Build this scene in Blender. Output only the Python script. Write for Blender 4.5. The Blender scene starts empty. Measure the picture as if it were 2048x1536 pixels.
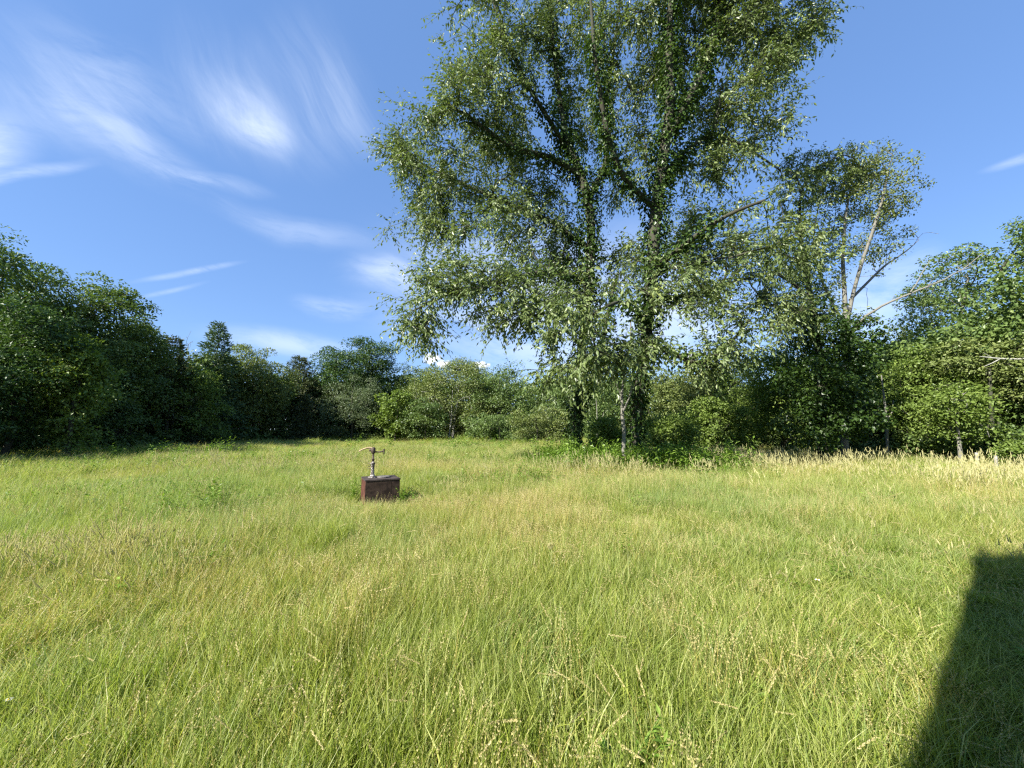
import bpy, math, random
import numpy as np
from mathutils import Vector, Matrix

R = math.radians
scene = bpy.context.scene
COL = scene.collection
rng = np.random.default_rng(11)

# ------------------------------------------------------------------ camera
EYE = 1.65
FPX = 800.0                                   # focal length in photo pixels (2048 wide)
PITCH = math.atan(92.0 / FPX)
cam_d = bpy.data.cameras.new('camera')
cam_d.sensor_width = 36.0
cam_d.lens = 36.0 * FPX / 2048.0
cam_d.clip_start = 0.05
cam_d.clip_end = 3000.0
cam = bpy.data.objects.new('camera', cam_d)
cam.location = (0, 0, EYE)
cam.rotation_euler = (R(90) + PITCH, 0, 0)
COL.objects.link(cam)
scene.camera = cam

SUN_AZ = 51.2        # the light travels towards this azimuth (degrees right of +Y)
SUN_EL = 37.0

# ------------------------------------------------------------------ render settings
vs = scene.view_settings
vs.view_transform = 'Standard'
vs.look = 'None'
vs.gamma = 1.0
vs.exposure = 1.48
scene.render.engine = 'CYCLES'
cy = scene.cycles
cy.max_bounces = 6
cy.diffuse_bounces = 3
cy.glossy_bounces = 2
cy.transmission_bounces = 4
cy.transparent_max_bounces = 4
cy.sample_clamp_indirect = 6.0
cy.use_denoising = False
cy.filter_width = 1.3 if hasattr(cy, 'filter_width') else 1.5


def pix(u, v, Y):
    """photo pixel at depth Y (metres forward) -> point in the place"""
    a = (u - 1024.0) / FPX
    b = (768.0 - v) / FPX
    c, s = math.cos(PITCH), math.sin(PITCH)
    yw, zw = c - s * b, s + c * b
    k = Y / yw
    return np.array((a * k, Y, EYE + zw * k))


def azel(u, v):
    p = pix(u, v, 1.0) - np.array((0, 0, EYE))
    return math.atan2(p[0], p[1]), math.atan2(p[2], math.hypot(p[0], p[1]))


# ------------------------------------------------------------------ node helpers
class NT:
    def __init__(self, tree):
        self.t = tree
        self.n = tree.nodes
        self.l = tree.links

    def node(self, typ, **kw):
        nd = self.n.new(typ)
        for k, v in kw.items():
            setattr(nd, k, v)
        return nd

    def put(self, sock, val):
        if isinstance(val, bpy.types.NodeSocket):
            self.l.new(val, sock)
        else:
            sock.default_value = val

    def m(self, op, a, b=None, c=None, clamp=False):
        nd = self.node('ShaderNodeMath', operation=op, use_clamp=clamp)
        self.put(nd.inputs[0], a)
        if b is not None:
            self.put(nd.inputs[1], b)
        if c is not None:
            self.put(nd.inputs[2], c)
        return nd.outputs[0]

    def mix(self, fac, a, b, blend='MIX'):
        nd = self.node('ShaderNodeMix', data_type='RGBA', blend_type=blend)
        self.put(nd.inputs[0], fac)
        self.put(nd.inputs[6], a if isinstance(a, bpy.types.NodeSocket) else (*a, 1.0))
        self.put(nd.inputs[7], b if isinstance(b, bpy.types.NodeSocket) else (*b, 1.0))
        return nd.outputs[2]

    def ramp(self, fac, stops, interp='LINEAR'):
        nd = self.node('ShaderNodeValToRGB')
        nd.color_ramp.interpolation = interp
        el = nd.color_ramp.elements
        while len(el) < len(stops):
            el.new(0.5)
        for e, (p, c) in zip(el, stops):
            e.position = p
            e.color = (*c, 1.0)
        self.put(nd.inputs[0], fac)
        return nd.outputs[0]

    def noise(self, vec, scale, detail=3.0, rough=0.5, dist=0.0, dims='3D'):
        nd = self.node('ShaderNodeTexNoise', noise_dimensions=dims)
        self.put(nd.inputs['Vector'], vec)
        nd.inputs['Scale'].default_value = scale
        nd.inputs['Detail'].default_value = detail
        nd.inputs['Roughness'].default_value = rough
        nd.inputs['Distortion'].default_value = dist
        return nd.outputs['Fac']

    def comb(self, x, y, z=0.0):
        nd = self.node('ShaderNodeCombineXYZ')
        for i, v in enumerate((x, y, z)):
            self.put(nd.inputs[i], v)
        return nd.outputs[0]

    def attr(self, name, kind='GEOMETRY'):
        nd = self.node('ShaderNodeAttribute', attribute_name=name, attribute_type=kind)
        return nd.outputs['Fac']


# ------------------------------------------------------------------ world: clear sky with cirrus
world = bpy.data.worlds.new('World')
scene.world = world
world.use_nodes = True
world.cycles.sampling_method = 'MANUAL'
world.cycles.sample_map_resolution = 256
W = NT(world.node_tree)
W.n.clear()
w_out = W.node('ShaderNodeOutputWorld')
w_bg = W.node('ShaderNodeBackground')
w_bg.inputs['Strength'].default_value = 0.062
W.l.new(w_bg.outputs[0], w_out.inputs[0])
sky = W.node('ShaderNodeTexSky', sky_type='NISHITA')
sky.sun_disc = False
sky.sun_elevation = R(SUN_EL)
sky.sun_rotation = R(SUN_AZ + 180.0)
sky.altitude = 0
sky.air_density = 1.0
sky.dust_density = 0.1
sky.ozone_density = 1.5
tc = W.node('ShaderNodeTexCoord')
sep = W.node('ShaderNodeSeparateXYZ')
W.l.new(tc.outputs['Generated'], sep.inputs[0])
X, Yd, Z = sep.outputs
AZ = W.m('ARCTAN2', X, Yd)
EL = W.m('ARCSINE', Z)
QV = W.comb(AZ, EL)
wn = W.node('ShaderNodeTexNoise')
W.put(wn.inputs['Vector'], QV)
wn.inputs['Scale'].default_value = 3.3
wn.inputs['Detail'].default_value = 2.0
wsep = W.node('ShaderNodeSeparateColor')
W.l.new(wn.outputs['Color'], wsep.inputs[0])
warp = W.m('MULTIPLY', W.m('SUBTRACT', wsep.outputs[0], 0.5), 0.22)
warp2 = W.m('MULTIPLY', W.m('SUBTRACT', wsep.outputs[1], 0.5), 0.22)
AZW, ELW = W.m('ADD', AZ, W.m('MULTIPLY', warp, 0.7)), W.m('ADD', EL, W.m('MULTIPLY', warp2, 0.7))


def streaks(angle, ks, kt, seed, detail=6.0):
    """one field of wisps drawn out along an angle of the sky, shared by the clouds that lie that way"""
    ca, sa = math.cos(R(angle)), math.sin(R(angle))
    s = W.m('ADD', W.m('MULTIPLY', AZW, ca), W.m('MULTIPLY', ELW, sa))
    t = W.m('SUBTRACT', W.m('MULTIPLY', ELW, ca), W.m('MULTIPLY', AZW, sa))
    return W.noise(W.comb(W.m('MULTIPLY', s, ks), W.m('MULTIPLY', t, kt), seed), 2.4, detail, 0.66, 0.15)


def soft(sock, lo, hi, o0=0.0, o1=1.0):
    mr = W.node('ShaderNodeMapRange', interpolation_type='SMOOTHSTEP')
    W.put(mr.inputs[0], sock)
    mr.inputs[1].default_value, mr.inputs[2].default_value = lo, hi
    mr.inputs[3].default_value, mr.inputs[4].default_value = o0, o1
    return mr.outputs[0]


FIELDS = {'steep': soft(streaks(-60, 1.9, 10.5, 1.0, 7.0), 0.26, 0.8, 0.16, 1.0), 'slant': soft(streaks(-38, 1.6, 9.5, 2.0, 7.0), 0.26, 0.8, 0.18, 1.0), 'flat': soft(streaks(-4, 2.0, 7.5, 3.0), 0.26, 0.64)}
QW = W.comb(AZW, ELW)
QW2 = W.comb(W.m('ADD', AZ, W.m('MULTIPLY', warp, 0.2)), W.m('ADD', EL, W.m('MULTIPLY', warp2, 0.2)))


def cloud(p1, p2, wpx, amt, wild=True):
    """one streaky cloud along the line p1-p2 of the sky, wpx half width"""
    q1, q2 = np.array(azel(*p1)), np.array(azel(*p2))
    pl = math.hypot(p2[0] - p1[0], p2[1] - p1[1])
    ax = q2 - q1
    L = np.linalg.norm(ax)
    ang = math.atan2(ax[1], ax[0])
    mp = W.node('ShaderNodeMapping', vector_type='TEXTURE')
    W.l.new(QW if wild else QW2, mp.inputs[0])
    mp.inputs['Location'].default_value = (*((q1 + q2) / 2), 0)
    mp.inputs['Rotation'].default_value = (0, 0, ang)
    mp.inputs['Scale'].default_value = (L / 2 * 1.5, wpx * L / pl * 1.7, 1)
    ln = W.node('ShaderNodeVectorMath', operation='LENGTH')
    W.l.new(mp.outputs[0], ln.inputs[0])
    g = soft(ln.outputs['Value'], 1.0, 0.0, 0.0, amt)
    deg = (math.degrees(ang) + 90) % 180 - 90
    return W.m('MULTIPLY', g, FIELDS['steep' if deg < -46 else 'slant' if deg < -16 else 'flat'])


cl = [
    cloud((400, 40), (540, 340), 95, 0.3),
    cloud((420, 130), (560, 310), 50, 0.42),
    cloud((540, 60), (690, 310), 130, 0.24),
    cloud((490, 240), (580, 300), 40, 0.35),
    cloud((660, 120), (760, 290), 70, 0.2),
    cloud((-60, 40), (330, 330), 120, 0.34),
    cloud((60, 180), (440, 400), 60, 0.32),
    cloud((40, 0), (420, 270), 90, 0.22),
    cloud((-180, 255), (90, 285), 80, 0.85),
    cloud((-50, 345), (210, 352), 14, 0.35),
    cloud((330, 375), (540, 405), 14, 0.3),
    cloud((450, 440), (720, 500), 24, 0.26),
    cloud((280, 560), (470, 530), 6, 0.42, False),
    cloud((270, 594), (400, 568), 5, 0.25, False),
    cloud((430, 668), (720, 702), 26, 0.5, False),
    cloud((600, 600), (740, 625), 18, 0.36),
    cloud((690, 545), (860, 575), 24, 0.55),
    cloud((800, 560), (1440, 640), 130, 0.8),
    cloud((1250, 610), (1500, 690), 60, 0.6),
    cloud((1640, 610), (1880, 540), 55, 0.6),
    cloud((1960, 360), (2120, 300), 16, 0.4),
    cloud((1600, 640), (1830, 660), 40, 0.4),
]
mask = cl[0]
for c in cl[1:]:
    mask = W.m('ADD', mask, c)
# small bright cumulus heads low over the wood
cum = None
for (u, v, ru, rv) in ((864, 718, 17, 13), (886, 727, 18, 9), (925, 735, 22, 5), (962, 730, 18, 7), (1375, 712, 22, 8)):
    a0, e0 = azel(u, v)
    a1 = azel(u + ru, v)[0] - a0
    e1 = azel(u, v - rv)[1] - e0
    dx = W.m('MULTIPLY', W.m('SUBTRACT', AZ, a0), 1.0 / a1)
    dy = W.m('MULTIPLY', W.m('SUBTRACT', EL, e0), 1.0 / e1)
    g = W.m('SUBTRACT', 1.25, W.m('ADD', W.m('MULTIPLY', dx, dx), W.m('MULTIPLY', dy, dy)))
    cum = g if cum is None else W.m('MAXIMUM', cum, g)
puff = W.m('MULTIPLY', W.m('SUBTRACT', W.noise(QV, 75.0, 4.0, 0.6), 0.5), 3.4)
cmr = W.node('ShaderNodeMapRange', interpolation_type='SMOOTHSTEP')
W.put(cmr.inputs[0], W.m('ADD', cum, puff))
cmr.inputs[1].default_value, cmr.inputs[2].default_value = 0.0, 1.25
cumm = W.m('MULTIPLY', cmr.outputs[0], 0.9)
# tint the clear sky a little and lay the clouds over it
skyc = W.mix(0.46, W.mix(1.0, sky.outputs[0], (0.9, 1.0, 1.18), 'MULTIPLY'), (1.4, 2.85, 6.1))
c1 = W.mix(W.m('MULTIPLY', W.m('MINIMUM', mask, 1.0), 0.85), skyc, (6.6, 7.3, 8.4))
c2 = W.mix(cumm, c1, (8.6, 8.6, 8.7))
W.l.new(c2, w_bg.inputs['Color'])

# ------------------------------------------------------------------ sun
sun_d = bpy.data.lights.new('sun', 'SUN')
sun_d.energy = 5.0
sun_d.angle = R(0.53)
sun_d.color = (1.0, 0.95, 0.86)
sun = bpy.data.objects.new('sun', sun_d)
_d = Vector((math.sin(R(SUN_AZ)) * math.cos(R(SUN_EL)), math.cos(R(SUN_AZ)) * math.cos(R(SUN_EL)), -math.sin(R(SUN_EL))))
sun.rotation_euler = _d.to_track_quat('-Z', 'Y').to_euler()
sun.location = (-30, -25, 40)
COL.objects.link(sun)


# ------------------------------------------------------------------ mesh helpers
def mk_mesh(name, V, T, attrs=None, mats=(), midx=None, smooth=False):
    V = np.asarray(V, dtype=np.float32).reshape(-1, 3)
    T = np.asarray(T, dtype=np.int32).reshape(-1, 3)
    me = bpy.data.meshes.new(name)
    me.vertices.add(len(V))
    me.vertices.foreach_set('co', V.ravel())
    me.loops.add(len(T) * 3)
    me.loops.foreach_set('vertex_index', T.ravel())
    me.polygons.add(len(T))
    me.polygons.foreach_set('loop_start', np.arange(0, len(T) * 3, 3, dtype=np.int32))
    for m in mats:
        me.materials.append(m)
    if midx is not None:
        me.polygons.foreach_set('material_index', np.asarray(midx, dtype=np.int32))
    me.polygons.foreach_set('use_smooth', np.full(len(T), bool(smooth)))
    for k, a in (attrs or {}).items():
        at = me.attributes.new(k, 'FLOAT', 'POINT')
        at.data.foreach_set('value', np.asarray(a, dtype=np.float32))
    me.update(calc_edges=True)
    return me


def link(name, me, parent=None, coll=None):
    o = bpy.data.objects.new(name, me)
    (coll or COL).objects.link(o)
    if parent is not None:
        o.parent = parent
        o.matrix_parent_inverse = Matrix.Translation(-parent.location)
    return o


def empty(name, loc, label, cat, group=None):
    o = bpy.data.objects.new(name, None)
    o.location = [float(x) for x in loc]
    COL.objects.link(o)
    o['label'] = label
    o['category'] = cat
    if group:
        o['group'] = group
    return o


def unit(v):
    v = np.asarray(v, dtype=float)
    return v / np.maximum(np.linalg.norm(v, axis=-1, keepdims=True), 1e-9)


class Geo:
    """collects triangles with a per-vertex random number"""

    def __init__(self):
        self.V, self.T, self.A, self.M, self.n = [], [], [], [], 0

    def add(self, V, T, a=0.5, mi=0):
        V = np.asarray(V, dtype=np.float32).reshape(-1, 3)
        T = np.asarray(T, dtype=np.int32).reshape(-1, 3)
        self.V.append(V)
        self.T.append(T + self.n)
        self.A.append(np.full(len(V), a, dtype=np.float32) if np.isscalar(a) else np.asarray(a, dtype=np.float32))
        self.M.append(np.full(len(T), mi, dtype=np.int32))
        self.n += len(V)

    def tube(self, P, r, sides=6, a=0.5, mi=0, cap=False):
        P = np.asarray(P, dtype=float)
        k = len(P)
        r = np.broadcast_to(np.asarray(r, dtype=float), (k,))
        t = np.gradient(P, axis=0)
        t = unit(t)
        ref = np.array((0.0, 1.0, 0.0)) if abs(t[0][2]) > 0.75 else np.array((0.0, 0.0, 1.0))
        b = unit(np.cross(t, ref))
        n = np.cross(b, t)
        ang = np.arange(sides) * (2 * math.pi / sides)
        ring = b[:, None, :] * np.cos(ang)[None, :, None] + n[:, None, :] * np.sin(ang)[None, :, None]
        V = (P[:, None, :] + ring * r[:, None, None]).reshape(-1, 3)
        i = np.arange(k - 1)[:, None] * sides
        j = np.arange(sides)[None, :]
        j2 = (j + 1) % sides
        q0, q1, q2, q3 = i + j, i + j2, i + sides + j2, i + sides + j
        T = np.concatenate([np.stack([q0, q1, q2], -1).reshape(-1, 3), np.stack([q0, q2, q3], -1).reshape(-1, 3)])
        if cap:
            c0, c1 = len(V), len(V) + 1
            V = np.vstack([V, P[:1], P[-1:]])
            jj = np.arange(sides)
            jj2 = (jj + 1) % sides
            T = np.concatenate([T, np.stack([np.full(sides, c0), jj2, jj], -1),
                                np.stack([np.full(sides, c1), (k - 1) * sides + jj, (k - 1) * sides + jj2], -1)])
        self.add(V, T, a, mi)

    def leaves(self, P, D, N, L, Wd, a, mi=0, fold=0.12):
        """folded diamond leaves: P base, D axis, N face normal"""
        D = unit(D)
        S = unit(np.cross(D, N))
        N = np.cross(S, D)
        L = np.asarray(L)[:, None]
        Wd = np.asarray(Wd)[:, None]
        v0 = P
        v1 = P + D * L * 0.42 + S * Wd * 0.5 + N * Wd * fold
        v2 = P + D * L - N * L * 0.06
        v3 = P + D * L * 0.42 - S * Wd * 0.5 + N * Wd * fold
        V = np.stack([v0, v1, v2, v3], 1).reshape(-1, 3)
        b = np.arange(len(P))[:, None] * 4
        T = np.concatenate([b + np.array([[0, 2, 1]]), b + np.array([[0, 3, 2]])])
        self.add(V, T, np.repeat(a, 4), mi)

    def box(self, c, h, rz=0.0, a=0.5, mi=0):
        x, y, z = h
        V = np.array([(sx * x, sy * y, sz * z) for sx in (-1, 1) for sy in (-1, 1) for sz in (-1, 1)], dtype=float)
        cz, sz_ = math.cos(rz), math.sin(rz)
        V = V @ np.array([[cz, sz_, 0], [-sz_, cz, 0], [0, 0, 1]]) + np.asarray(c)
        T = [(0, 1, 3), (0, 3, 2), (4, 6, 7), (4, 7, 5), (0, 4, 5), (0, 5, 1), (2, 3, 7), (2, 7, 6), (0, 2, 6), (0, 6, 4), (1, 5, 7), (1, 7, 3)]
        self.add(V, T, a, mi)

    def build(self, name, mats, smooth=False, extra=None):
        V = np.concatenate(self.V)
        at = {'rnd': np.concatenate(self.A)}
        at.update(extra or {})
        return mk_mesh(name, V, np.concatenate(self.T), at, mats, np.concatenate(self.M) if len(mats) > 1 else None, smooth)


def vnoise(x, y, seed=0):
    """smooth value noise for arrays, 0..1"""
    x = np.asarray(x, dtype=float)
    y = np.asarray(y, dtype=float)
    xi, yi = np.floor(x).astype(np.int64), np.floor(y).astype(np.int64)
    fx, fy = x - xi, y - yi
    fx, fy = fx * fx * (3 - 2 * fx), fy * fy * (3 - 2 * fy)

    def h(i, j):
        n = (i * 374761393 + j * 668265263 + seed * 1442695041) & 0xFFFFFFFF
        n = ((n ^ (n >> 13)) * 1274126177) & 0xFFFFFFFF
        return ((n ^ (n >> 16)) & 0xFFFF) / 65535.0
    a, b, c, d = h(xi, yi), h(xi + 1, yi), h(xi, yi + 1), h(xi + 1, yi + 1)
    return (a * (1 - fx) + b * fx) * (1 - fy) + (c * (1 - fx) + d * fx) * fy


def sstep(a, b, x):
    t = np.clip((np.asarray(x, dtype=float) - a) / (b - a), 0, 1)
    return t * t * (3 - 2 * t)


def gz(x, y):
    """height of the ground"""
    x = np.asarray(x, dtype=float)
    y = np.asarray(y, dtype=float)
    d = np.hypot(x, y)
    return (0.10 * (vnoise(x / 4.3 + 7, y / 4.3, 3) - 0.5) + 0.30 * (vnoise(x / 14.0, y / 14.0 + 5, 4) - 0.5)) * sstep(3, 12, d)


# ------------------------------------------------------------------ materials
def principled(nt, color, rough=0.6, spec=0.3):
    b = nt.node('ShaderNodeBsdfPrincipled')
    nt.put(b.inputs['Base Color'], color if isinstance(color, bpy.types.NodeSocket) else (*color, 1))
    nt.put(b.inputs['Roughness'], rough)
    b.inputs['Specular IOR Level'].default_value = spec
    return b


def new_mat(name):
    m = bpy.data.materials.new(name)
    m.use_nodes = True
    nt = NT(m.node_tree)
    nt.n.clear()
    out = nt.node('ShaderNodeOutputMaterial')
    return m, nt, out


def leaf_face(nt, col, rough, spec):
    """matt colour with a thin waxy sheen"""
    df = nt.node('ShaderNodeBsdfDiffuse')
    nt.put(df.inputs['Color'], col)
    gl_ = nt.node('ShaderNodeBsdfGlossy')
    gl_.inputs['Roughness'].default_value = rough
    mx = nt.node('ShaderNodeMixShader')
    mx.inputs[0].default_value = 0.09 * spec
    nt.l.new(df.outputs[0], mx.inputs[1])
    nt.l.new(gl_.outputs[0], mx.inputs[2])
    return mx


def leaf_mat(name, c0, c1, c2, trans=0.28, rough=0.42, spec=0.4, tcol=(1.25, 1.35, 0.55), young=None):
    """leaf: colour from a per-leaf random, a thin translucent blade with a soft sheen"""
    m, nt, out = new_mat(name)
    r = nt.attr('rnd')
    col = nt.ramp(r, [(0.0, c0), (0.55, c1), (0.93, c2), (1.0, young or c2)])
    b = leaf_face(nt, col, rough, spec)
    tr = nt.node('ShaderNodeBsdfTranslucent')
    nt.put(tr.inputs['Color'], nt.mix(1.0, col, tcol, 'MULTIPLY'))
    mx = nt.node('ShaderNodeMixShader')
    mx.inputs[0].default_value = trans
    nt.l.new(b.outputs[0], mx.inputs[1])
    nt.l.new(tr.outputs[0], mx.inputs[2])
    nt.l.new(mx.outputs[0], out.inputs[0])
    return m


def bark_mat(name, c0, c1, scale=7.0, stretch=0.25):
    m, nt, out = new_mat(name)
    geo = nt.node('ShaderNodeNewGeometry')
    mp = nt.node('ShaderNodeMapping')
    mp.inputs['Scale'].default_value = (1, 1, stretch)
    nt.l.new(geo.outputs['Position'], mp.inputs[0])
    n1 = nt.noise(mp.outputs[0], scale, 6.0, 0.65)
    n2 = nt.noise(geo.outputs['Position'], 1.7, 3.0)
    col = nt.mix(n1, c0, c1)
    col = nt.mix(nt.m('MULTIPLY', n2, 0.45), col, (0.10, 0.12, 0.07))
    b = principled(nt, col, 0.9, 0.15)
    bp = nt.node('ShaderNodeBump')
    bp.inputs['Strength'].default_value = 0.7
    bp.inputs['Distance'].default_value = 0.04
    nt.l.new(n1, bp.inputs['Height'])
    nt.l.new(bp.outputs[0], b.inputs['Normal'])
    nt.l.new(b.outputs[0], out.inputs[0])
    return m


def grass_mat(name, greens, straw, trans=0.42, stem=False):
    m, nt, out = new_mat(name)
    r = nt.attr('rnd')
    dry = nt.attr('dry', 'INSTANCER')
    hue = nt.attr('hue', 'INSTANCER')
    col = nt.ramp(r, [(0.0, greens[0]), (0.5, greens[1]), (1.0, greens[2])])
    col = nt.mix(nt.m('MULTIPLY', hue, 0.85), col, nt.mix(1.0, col, (0.62, 0.86, 1.25), 'MULTIPLY'))
    r2 = nt.m('FRACT', nt.m('MULTIPLY', r, 17.3))
    f = nt.m('MULTIPLY', nt.m('SUBTRACT', dry, nt.m('MULTIPLY', r2, 0.95)), 5.0, clamp=True)
    stc = nt.ramp(nt.m('FRACT', nt.m('MULTIPLY', r, 7.7)), [(0.0, straw[0]), (1.0, straw[1])])
    col = nt.mix(f, col, stc) if not stem else nt.mix(nt.m('ADD', 0.55, nt.m('MULTIPLY', f, 0.45)), col, stc)
    b = leaf_face(nt, col, 0.45, 0.35)
    tr = nt.node('ShaderNodeBsdfTranslucent')
    nt.put(tr.inputs['Color'], nt.mix(1.0, col, (1.3, 1.35, 0.75), 'MULTIPLY'))
    mx = nt.node('ShaderNodeMixShader')
    mx.inputs[0].default_value = trans
    nt.l.new(b.outputs[0], mx.inputs[1])
    nt.l.new(tr.outputs[0], mx.inputs[2])
    nt.l.new(mx.outputs[0], out.inputs[0])
    return m


def plain_mat(name, c0, c1, scale=12.0, rough=0.7, spec=0.3, metal=0.0, bump=0.3, lo=0.4, hi=0.6):
    m, nt, out = new_mat(name)
    geo = nt.node('ShaderNodeNewGeometry')
    n1 = nt.noise(geo.outputs['Position'], scale, 6.0, 0.65)
    mr = nt.node('ShaderNodeMapRange')
    nt.put(mr.inputs[0], n1)
    mr.inputs[1].default_value, mr.inputs[2].default_value = lo, hi
    b = principled(nt, nt.mix(mr.outputs[0], c0, c1), rough, spec)
    b.inputs['Metallic'].default_value = metal
    bp = nt.node('ShaderNodeBump')
    bp.inputs['Strength'].default_value = bump
    bp.inputs['Distance'].default_value = 0.01
    nt.l.new(n1, bp.inputs['Height'])
    nt.l.new(bp.outputs[0], b.inputs['Normal'])
    nt.l.new(b.outputs[0], out.inputs[0])
    return m


M_LEAF_BIG = leaf_mat('leaf_big_tree', (0.08, 0.12, 0.036), (0.138, 0.186, 0.058), (0.21, 0.258, 0.088), 0.28, 0.42, 0.6, young=(0.3, 0.34, 0.09))
M_IVY = leaf_mat('leaf_ivy', (0.022, 0.048, 0.008), (0.036, 0.07, 0.012), (0.065, 0.11, 0.018), 0.22, 0.4, 0.4)  # greens darkened so the crown's shade sits in the leaf colour
M_LEAF_OAK = leaf_mat('leaf_oak', (0.065, 0.109, 0.031), (0.109, 0.165, 0.045), (0.171, 0.224, 0.064), 0.24, 0.42, 0.4)
M_LEAF_DARK = leaf_mat('leaf_dark', (0.033, 0.065, 0.018), (0.055, 0.104, 0.026), (0.091, 0.143, 0.036), 0.2, 0.42, 0.4)
M_LEAF_LIGHT = leaf_mat('leaf_light', (0.094, 0.143, 0.026), (0.138, 0.198, 0.040), (0.198, 0.259, 0.055), 0.32, 0.45, 0.35)
M_LEAF_OLIVE = leaf_mat('leaf_olive', (0.099, 0.129, 0.038), (0.151, 0.188, 0.054), (0.213, 0.246, 0.074), 0.24, 0.42, 0.4)
M_LEAF_GREY = leaf_mat('leaf_grey', (0.086, 0.121, 0.057), (0.121, 0.161, 0.076), (0.172, 0.207, 0.103), 0.22, 0.42, 0.4)
M_NEEDLE = leaf_mat('needles_blue', (0.054, 0.096, 0.043), (0.084, 0.138, 0.062), (0.132, 0.186, 0.084), 0.12, 0.5, 0.3)
M_NEEDLE_DK = leaf_mat('needles_dark', (0.052, 0.069, 0.030), (0.075, 0.098, 0.041), (0.132, 0.144, 0.069), 0.12, 0.5, 0.3)
M_WEED = leaf_mat('leaf_weed', (0.09, 0.165, 0.02), (0.14, 0.23, 0.03), (0.2, 0.29, 0.05), 0.32, 0.42, 0.4)
M_BARK = bark_mat('bark_dark', (0.018, 0.015, 0.012), (0.062, 0.052, 0.042))
M_BARK_PALE = bark_mat('bark_pale', (0.1, 0.092, 0.08), (0.28, 0.26, 0.23))
M_BARK_WHITE = bark_mat('bark_white', (0.28, 0.27, 0.24), (0.6, 0.58, 0.53))
M_DEAD = bark_mat('dead_wood', (0.12, 0.11, 0.1), (0.28, 0.26, 0.24))

# ------------------------------------------------------------------ ground
m, nt, out = new_mat('ground_thatch')
geo = nt.node('ShaderNodeNewGeometry')
n1 = nt.noise(geo.outputs['Position'], 6.0, 6.0, 0.7)
n2 = nt.noise(geo.outputs['Position'], 0.35, 3.0)
colg = nt.mix(n1, (0.06, 0.06, 0.018), (0.2, 0.17, 0.06))
colg = nt.mix(n2, colg, (0.06, 0.085, 0.02))
b = principled(nt, colg, 0.95, 0.1)
nt.l.new(b.outputs[0], out.inputs[0])
M_GROUND = m
xs = np.concatenate([np.linspace(-900, -60, 15)[:-1], np.linspace(-60, 60, 121), np.linspace(60, 900, 15)[1:]])
ys = np.concatenate([np.linspace(-400, -20, 8)[:-1], np.linspace(-20, 80, 101), np.linspace(80, 1200, 15)[1:]])
gx, gy = np.meshgrid(xs, ys)
V = np.stack([gx, gy, gz(gx, gy)], -1).reshape(-1, 3)
nx, ny = len(xs), len(ys)
ii, jj = np.meshgrid(np.arange(nx - 1), np.arange(ny - 1))
q = (jj * nx + ii).ravel()
T = np.concatenate([np.stack([q, q + 1, q + nx + 1], -1), np.stack([q, q + nx + 1, q + nx], -1)])
ground = link('ground', mk_mesh('ground', V, T, None, [M_GROUND], None, True))
ground['kind'] = 'structure'
ground['label'] = 'soil and thatch under the meadow grass and the wood'

# line where the meadow ends and the wood begins: (photo column, metres forward)
EDGE = np.array([(-700, 9), (-400, 13), (-150, 17.5), (0, 21), (200, 24.5), (350, 30), (500, 40), (700, 52), (900, 52), (1060, 46), (1250, 40),
                 (1400, 32), (1550, 25.5), (1700, 21), (1900, 17.5), (2048, 15.5), (2200, 14), (2600, 10)], dtype=float)


def edge_y(az_tan):
    return np.interp(1024 + az_tan * FPX, EDGE[:, 0], EDGE[:, 1])



# ------------------------------------------------------------------ the house behind the camera (its shadow falls into view at the right)
M_SIDING = plain_mat('house_siding', (0.34, 0.33, 0.3), (0.4, 0.39, 0.36), 3.0, 0.7, 0.3, 0, 0.1)
M_ROOFING = plain_mat('house_roofing', (0.07, 0.065, 0.06), (0.12, 0.11, 0.1), 18.0, 0.9, 0.2)
_sd = np.array((math.sin(R(SUN_AZ)), math.cos(R(SUN_AZ))))
_tip = np.array((5.51, 5.0))                      # where the roof corner's shadow falls
WALL_Y = -0.75
_t = (_tip[1] - WALL_Y) / _sd[1]
HX = float(_tip[0] - _sd[0] * _t)
HH = float(_t * math.tan(R(SUN_EL)) + 0.12)
house = empty('house', (HX + 5, WALL_Y - 4, 0), 'house whose straight shadow falls across the grass at the lower right', 'house')
g = Geo()
g.box((HX + 5.0, WALL_Y - 4.0, HH / 2 - 0.15), (5.0, 3.97, HH / 2 - 0.15))
link('wall', g.build('house_wall', [M_SIDING]), house)
g = Geo()
rV = [(HX, WALL_Y, HH - 0.28), (HX, WALL_Y, HH), (HX, WALL_Y - 4, HH + 1.3), (HX, WALL_Y - 8, HH), (HX, WALL_Y - 8, HH - 0.28)]
rV += [(x + 10.0, y, z) for x, y, z in rV]
g.add(rV, [(0, 1, 2), (0, 2, 3), (0, 3, 4), (5, 7, 6), (5, 8, 7), (5, 9, 8), (0, 5, 6), (0, 6, 1), (1, 6, 7), (1, 7, 2), (2, 7, 8), (2, 8, 3), (3, 8, 9), (3, 9, 4), (0, 4, 9), (0, 9, 5)])
link('roof', g.build('house_roof', [M_ROOFING]), house)
g = Geo()
g.tube([(HX + 0.06, WALL_Y - 0.05, HH - 0.1), (HX + 0.06, WALL_Y - 0.05, HH + 0.36)], 0.034, 8, cap=True)
link('mast', g.build('house_mast', [M_ROOFING]), house)


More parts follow.
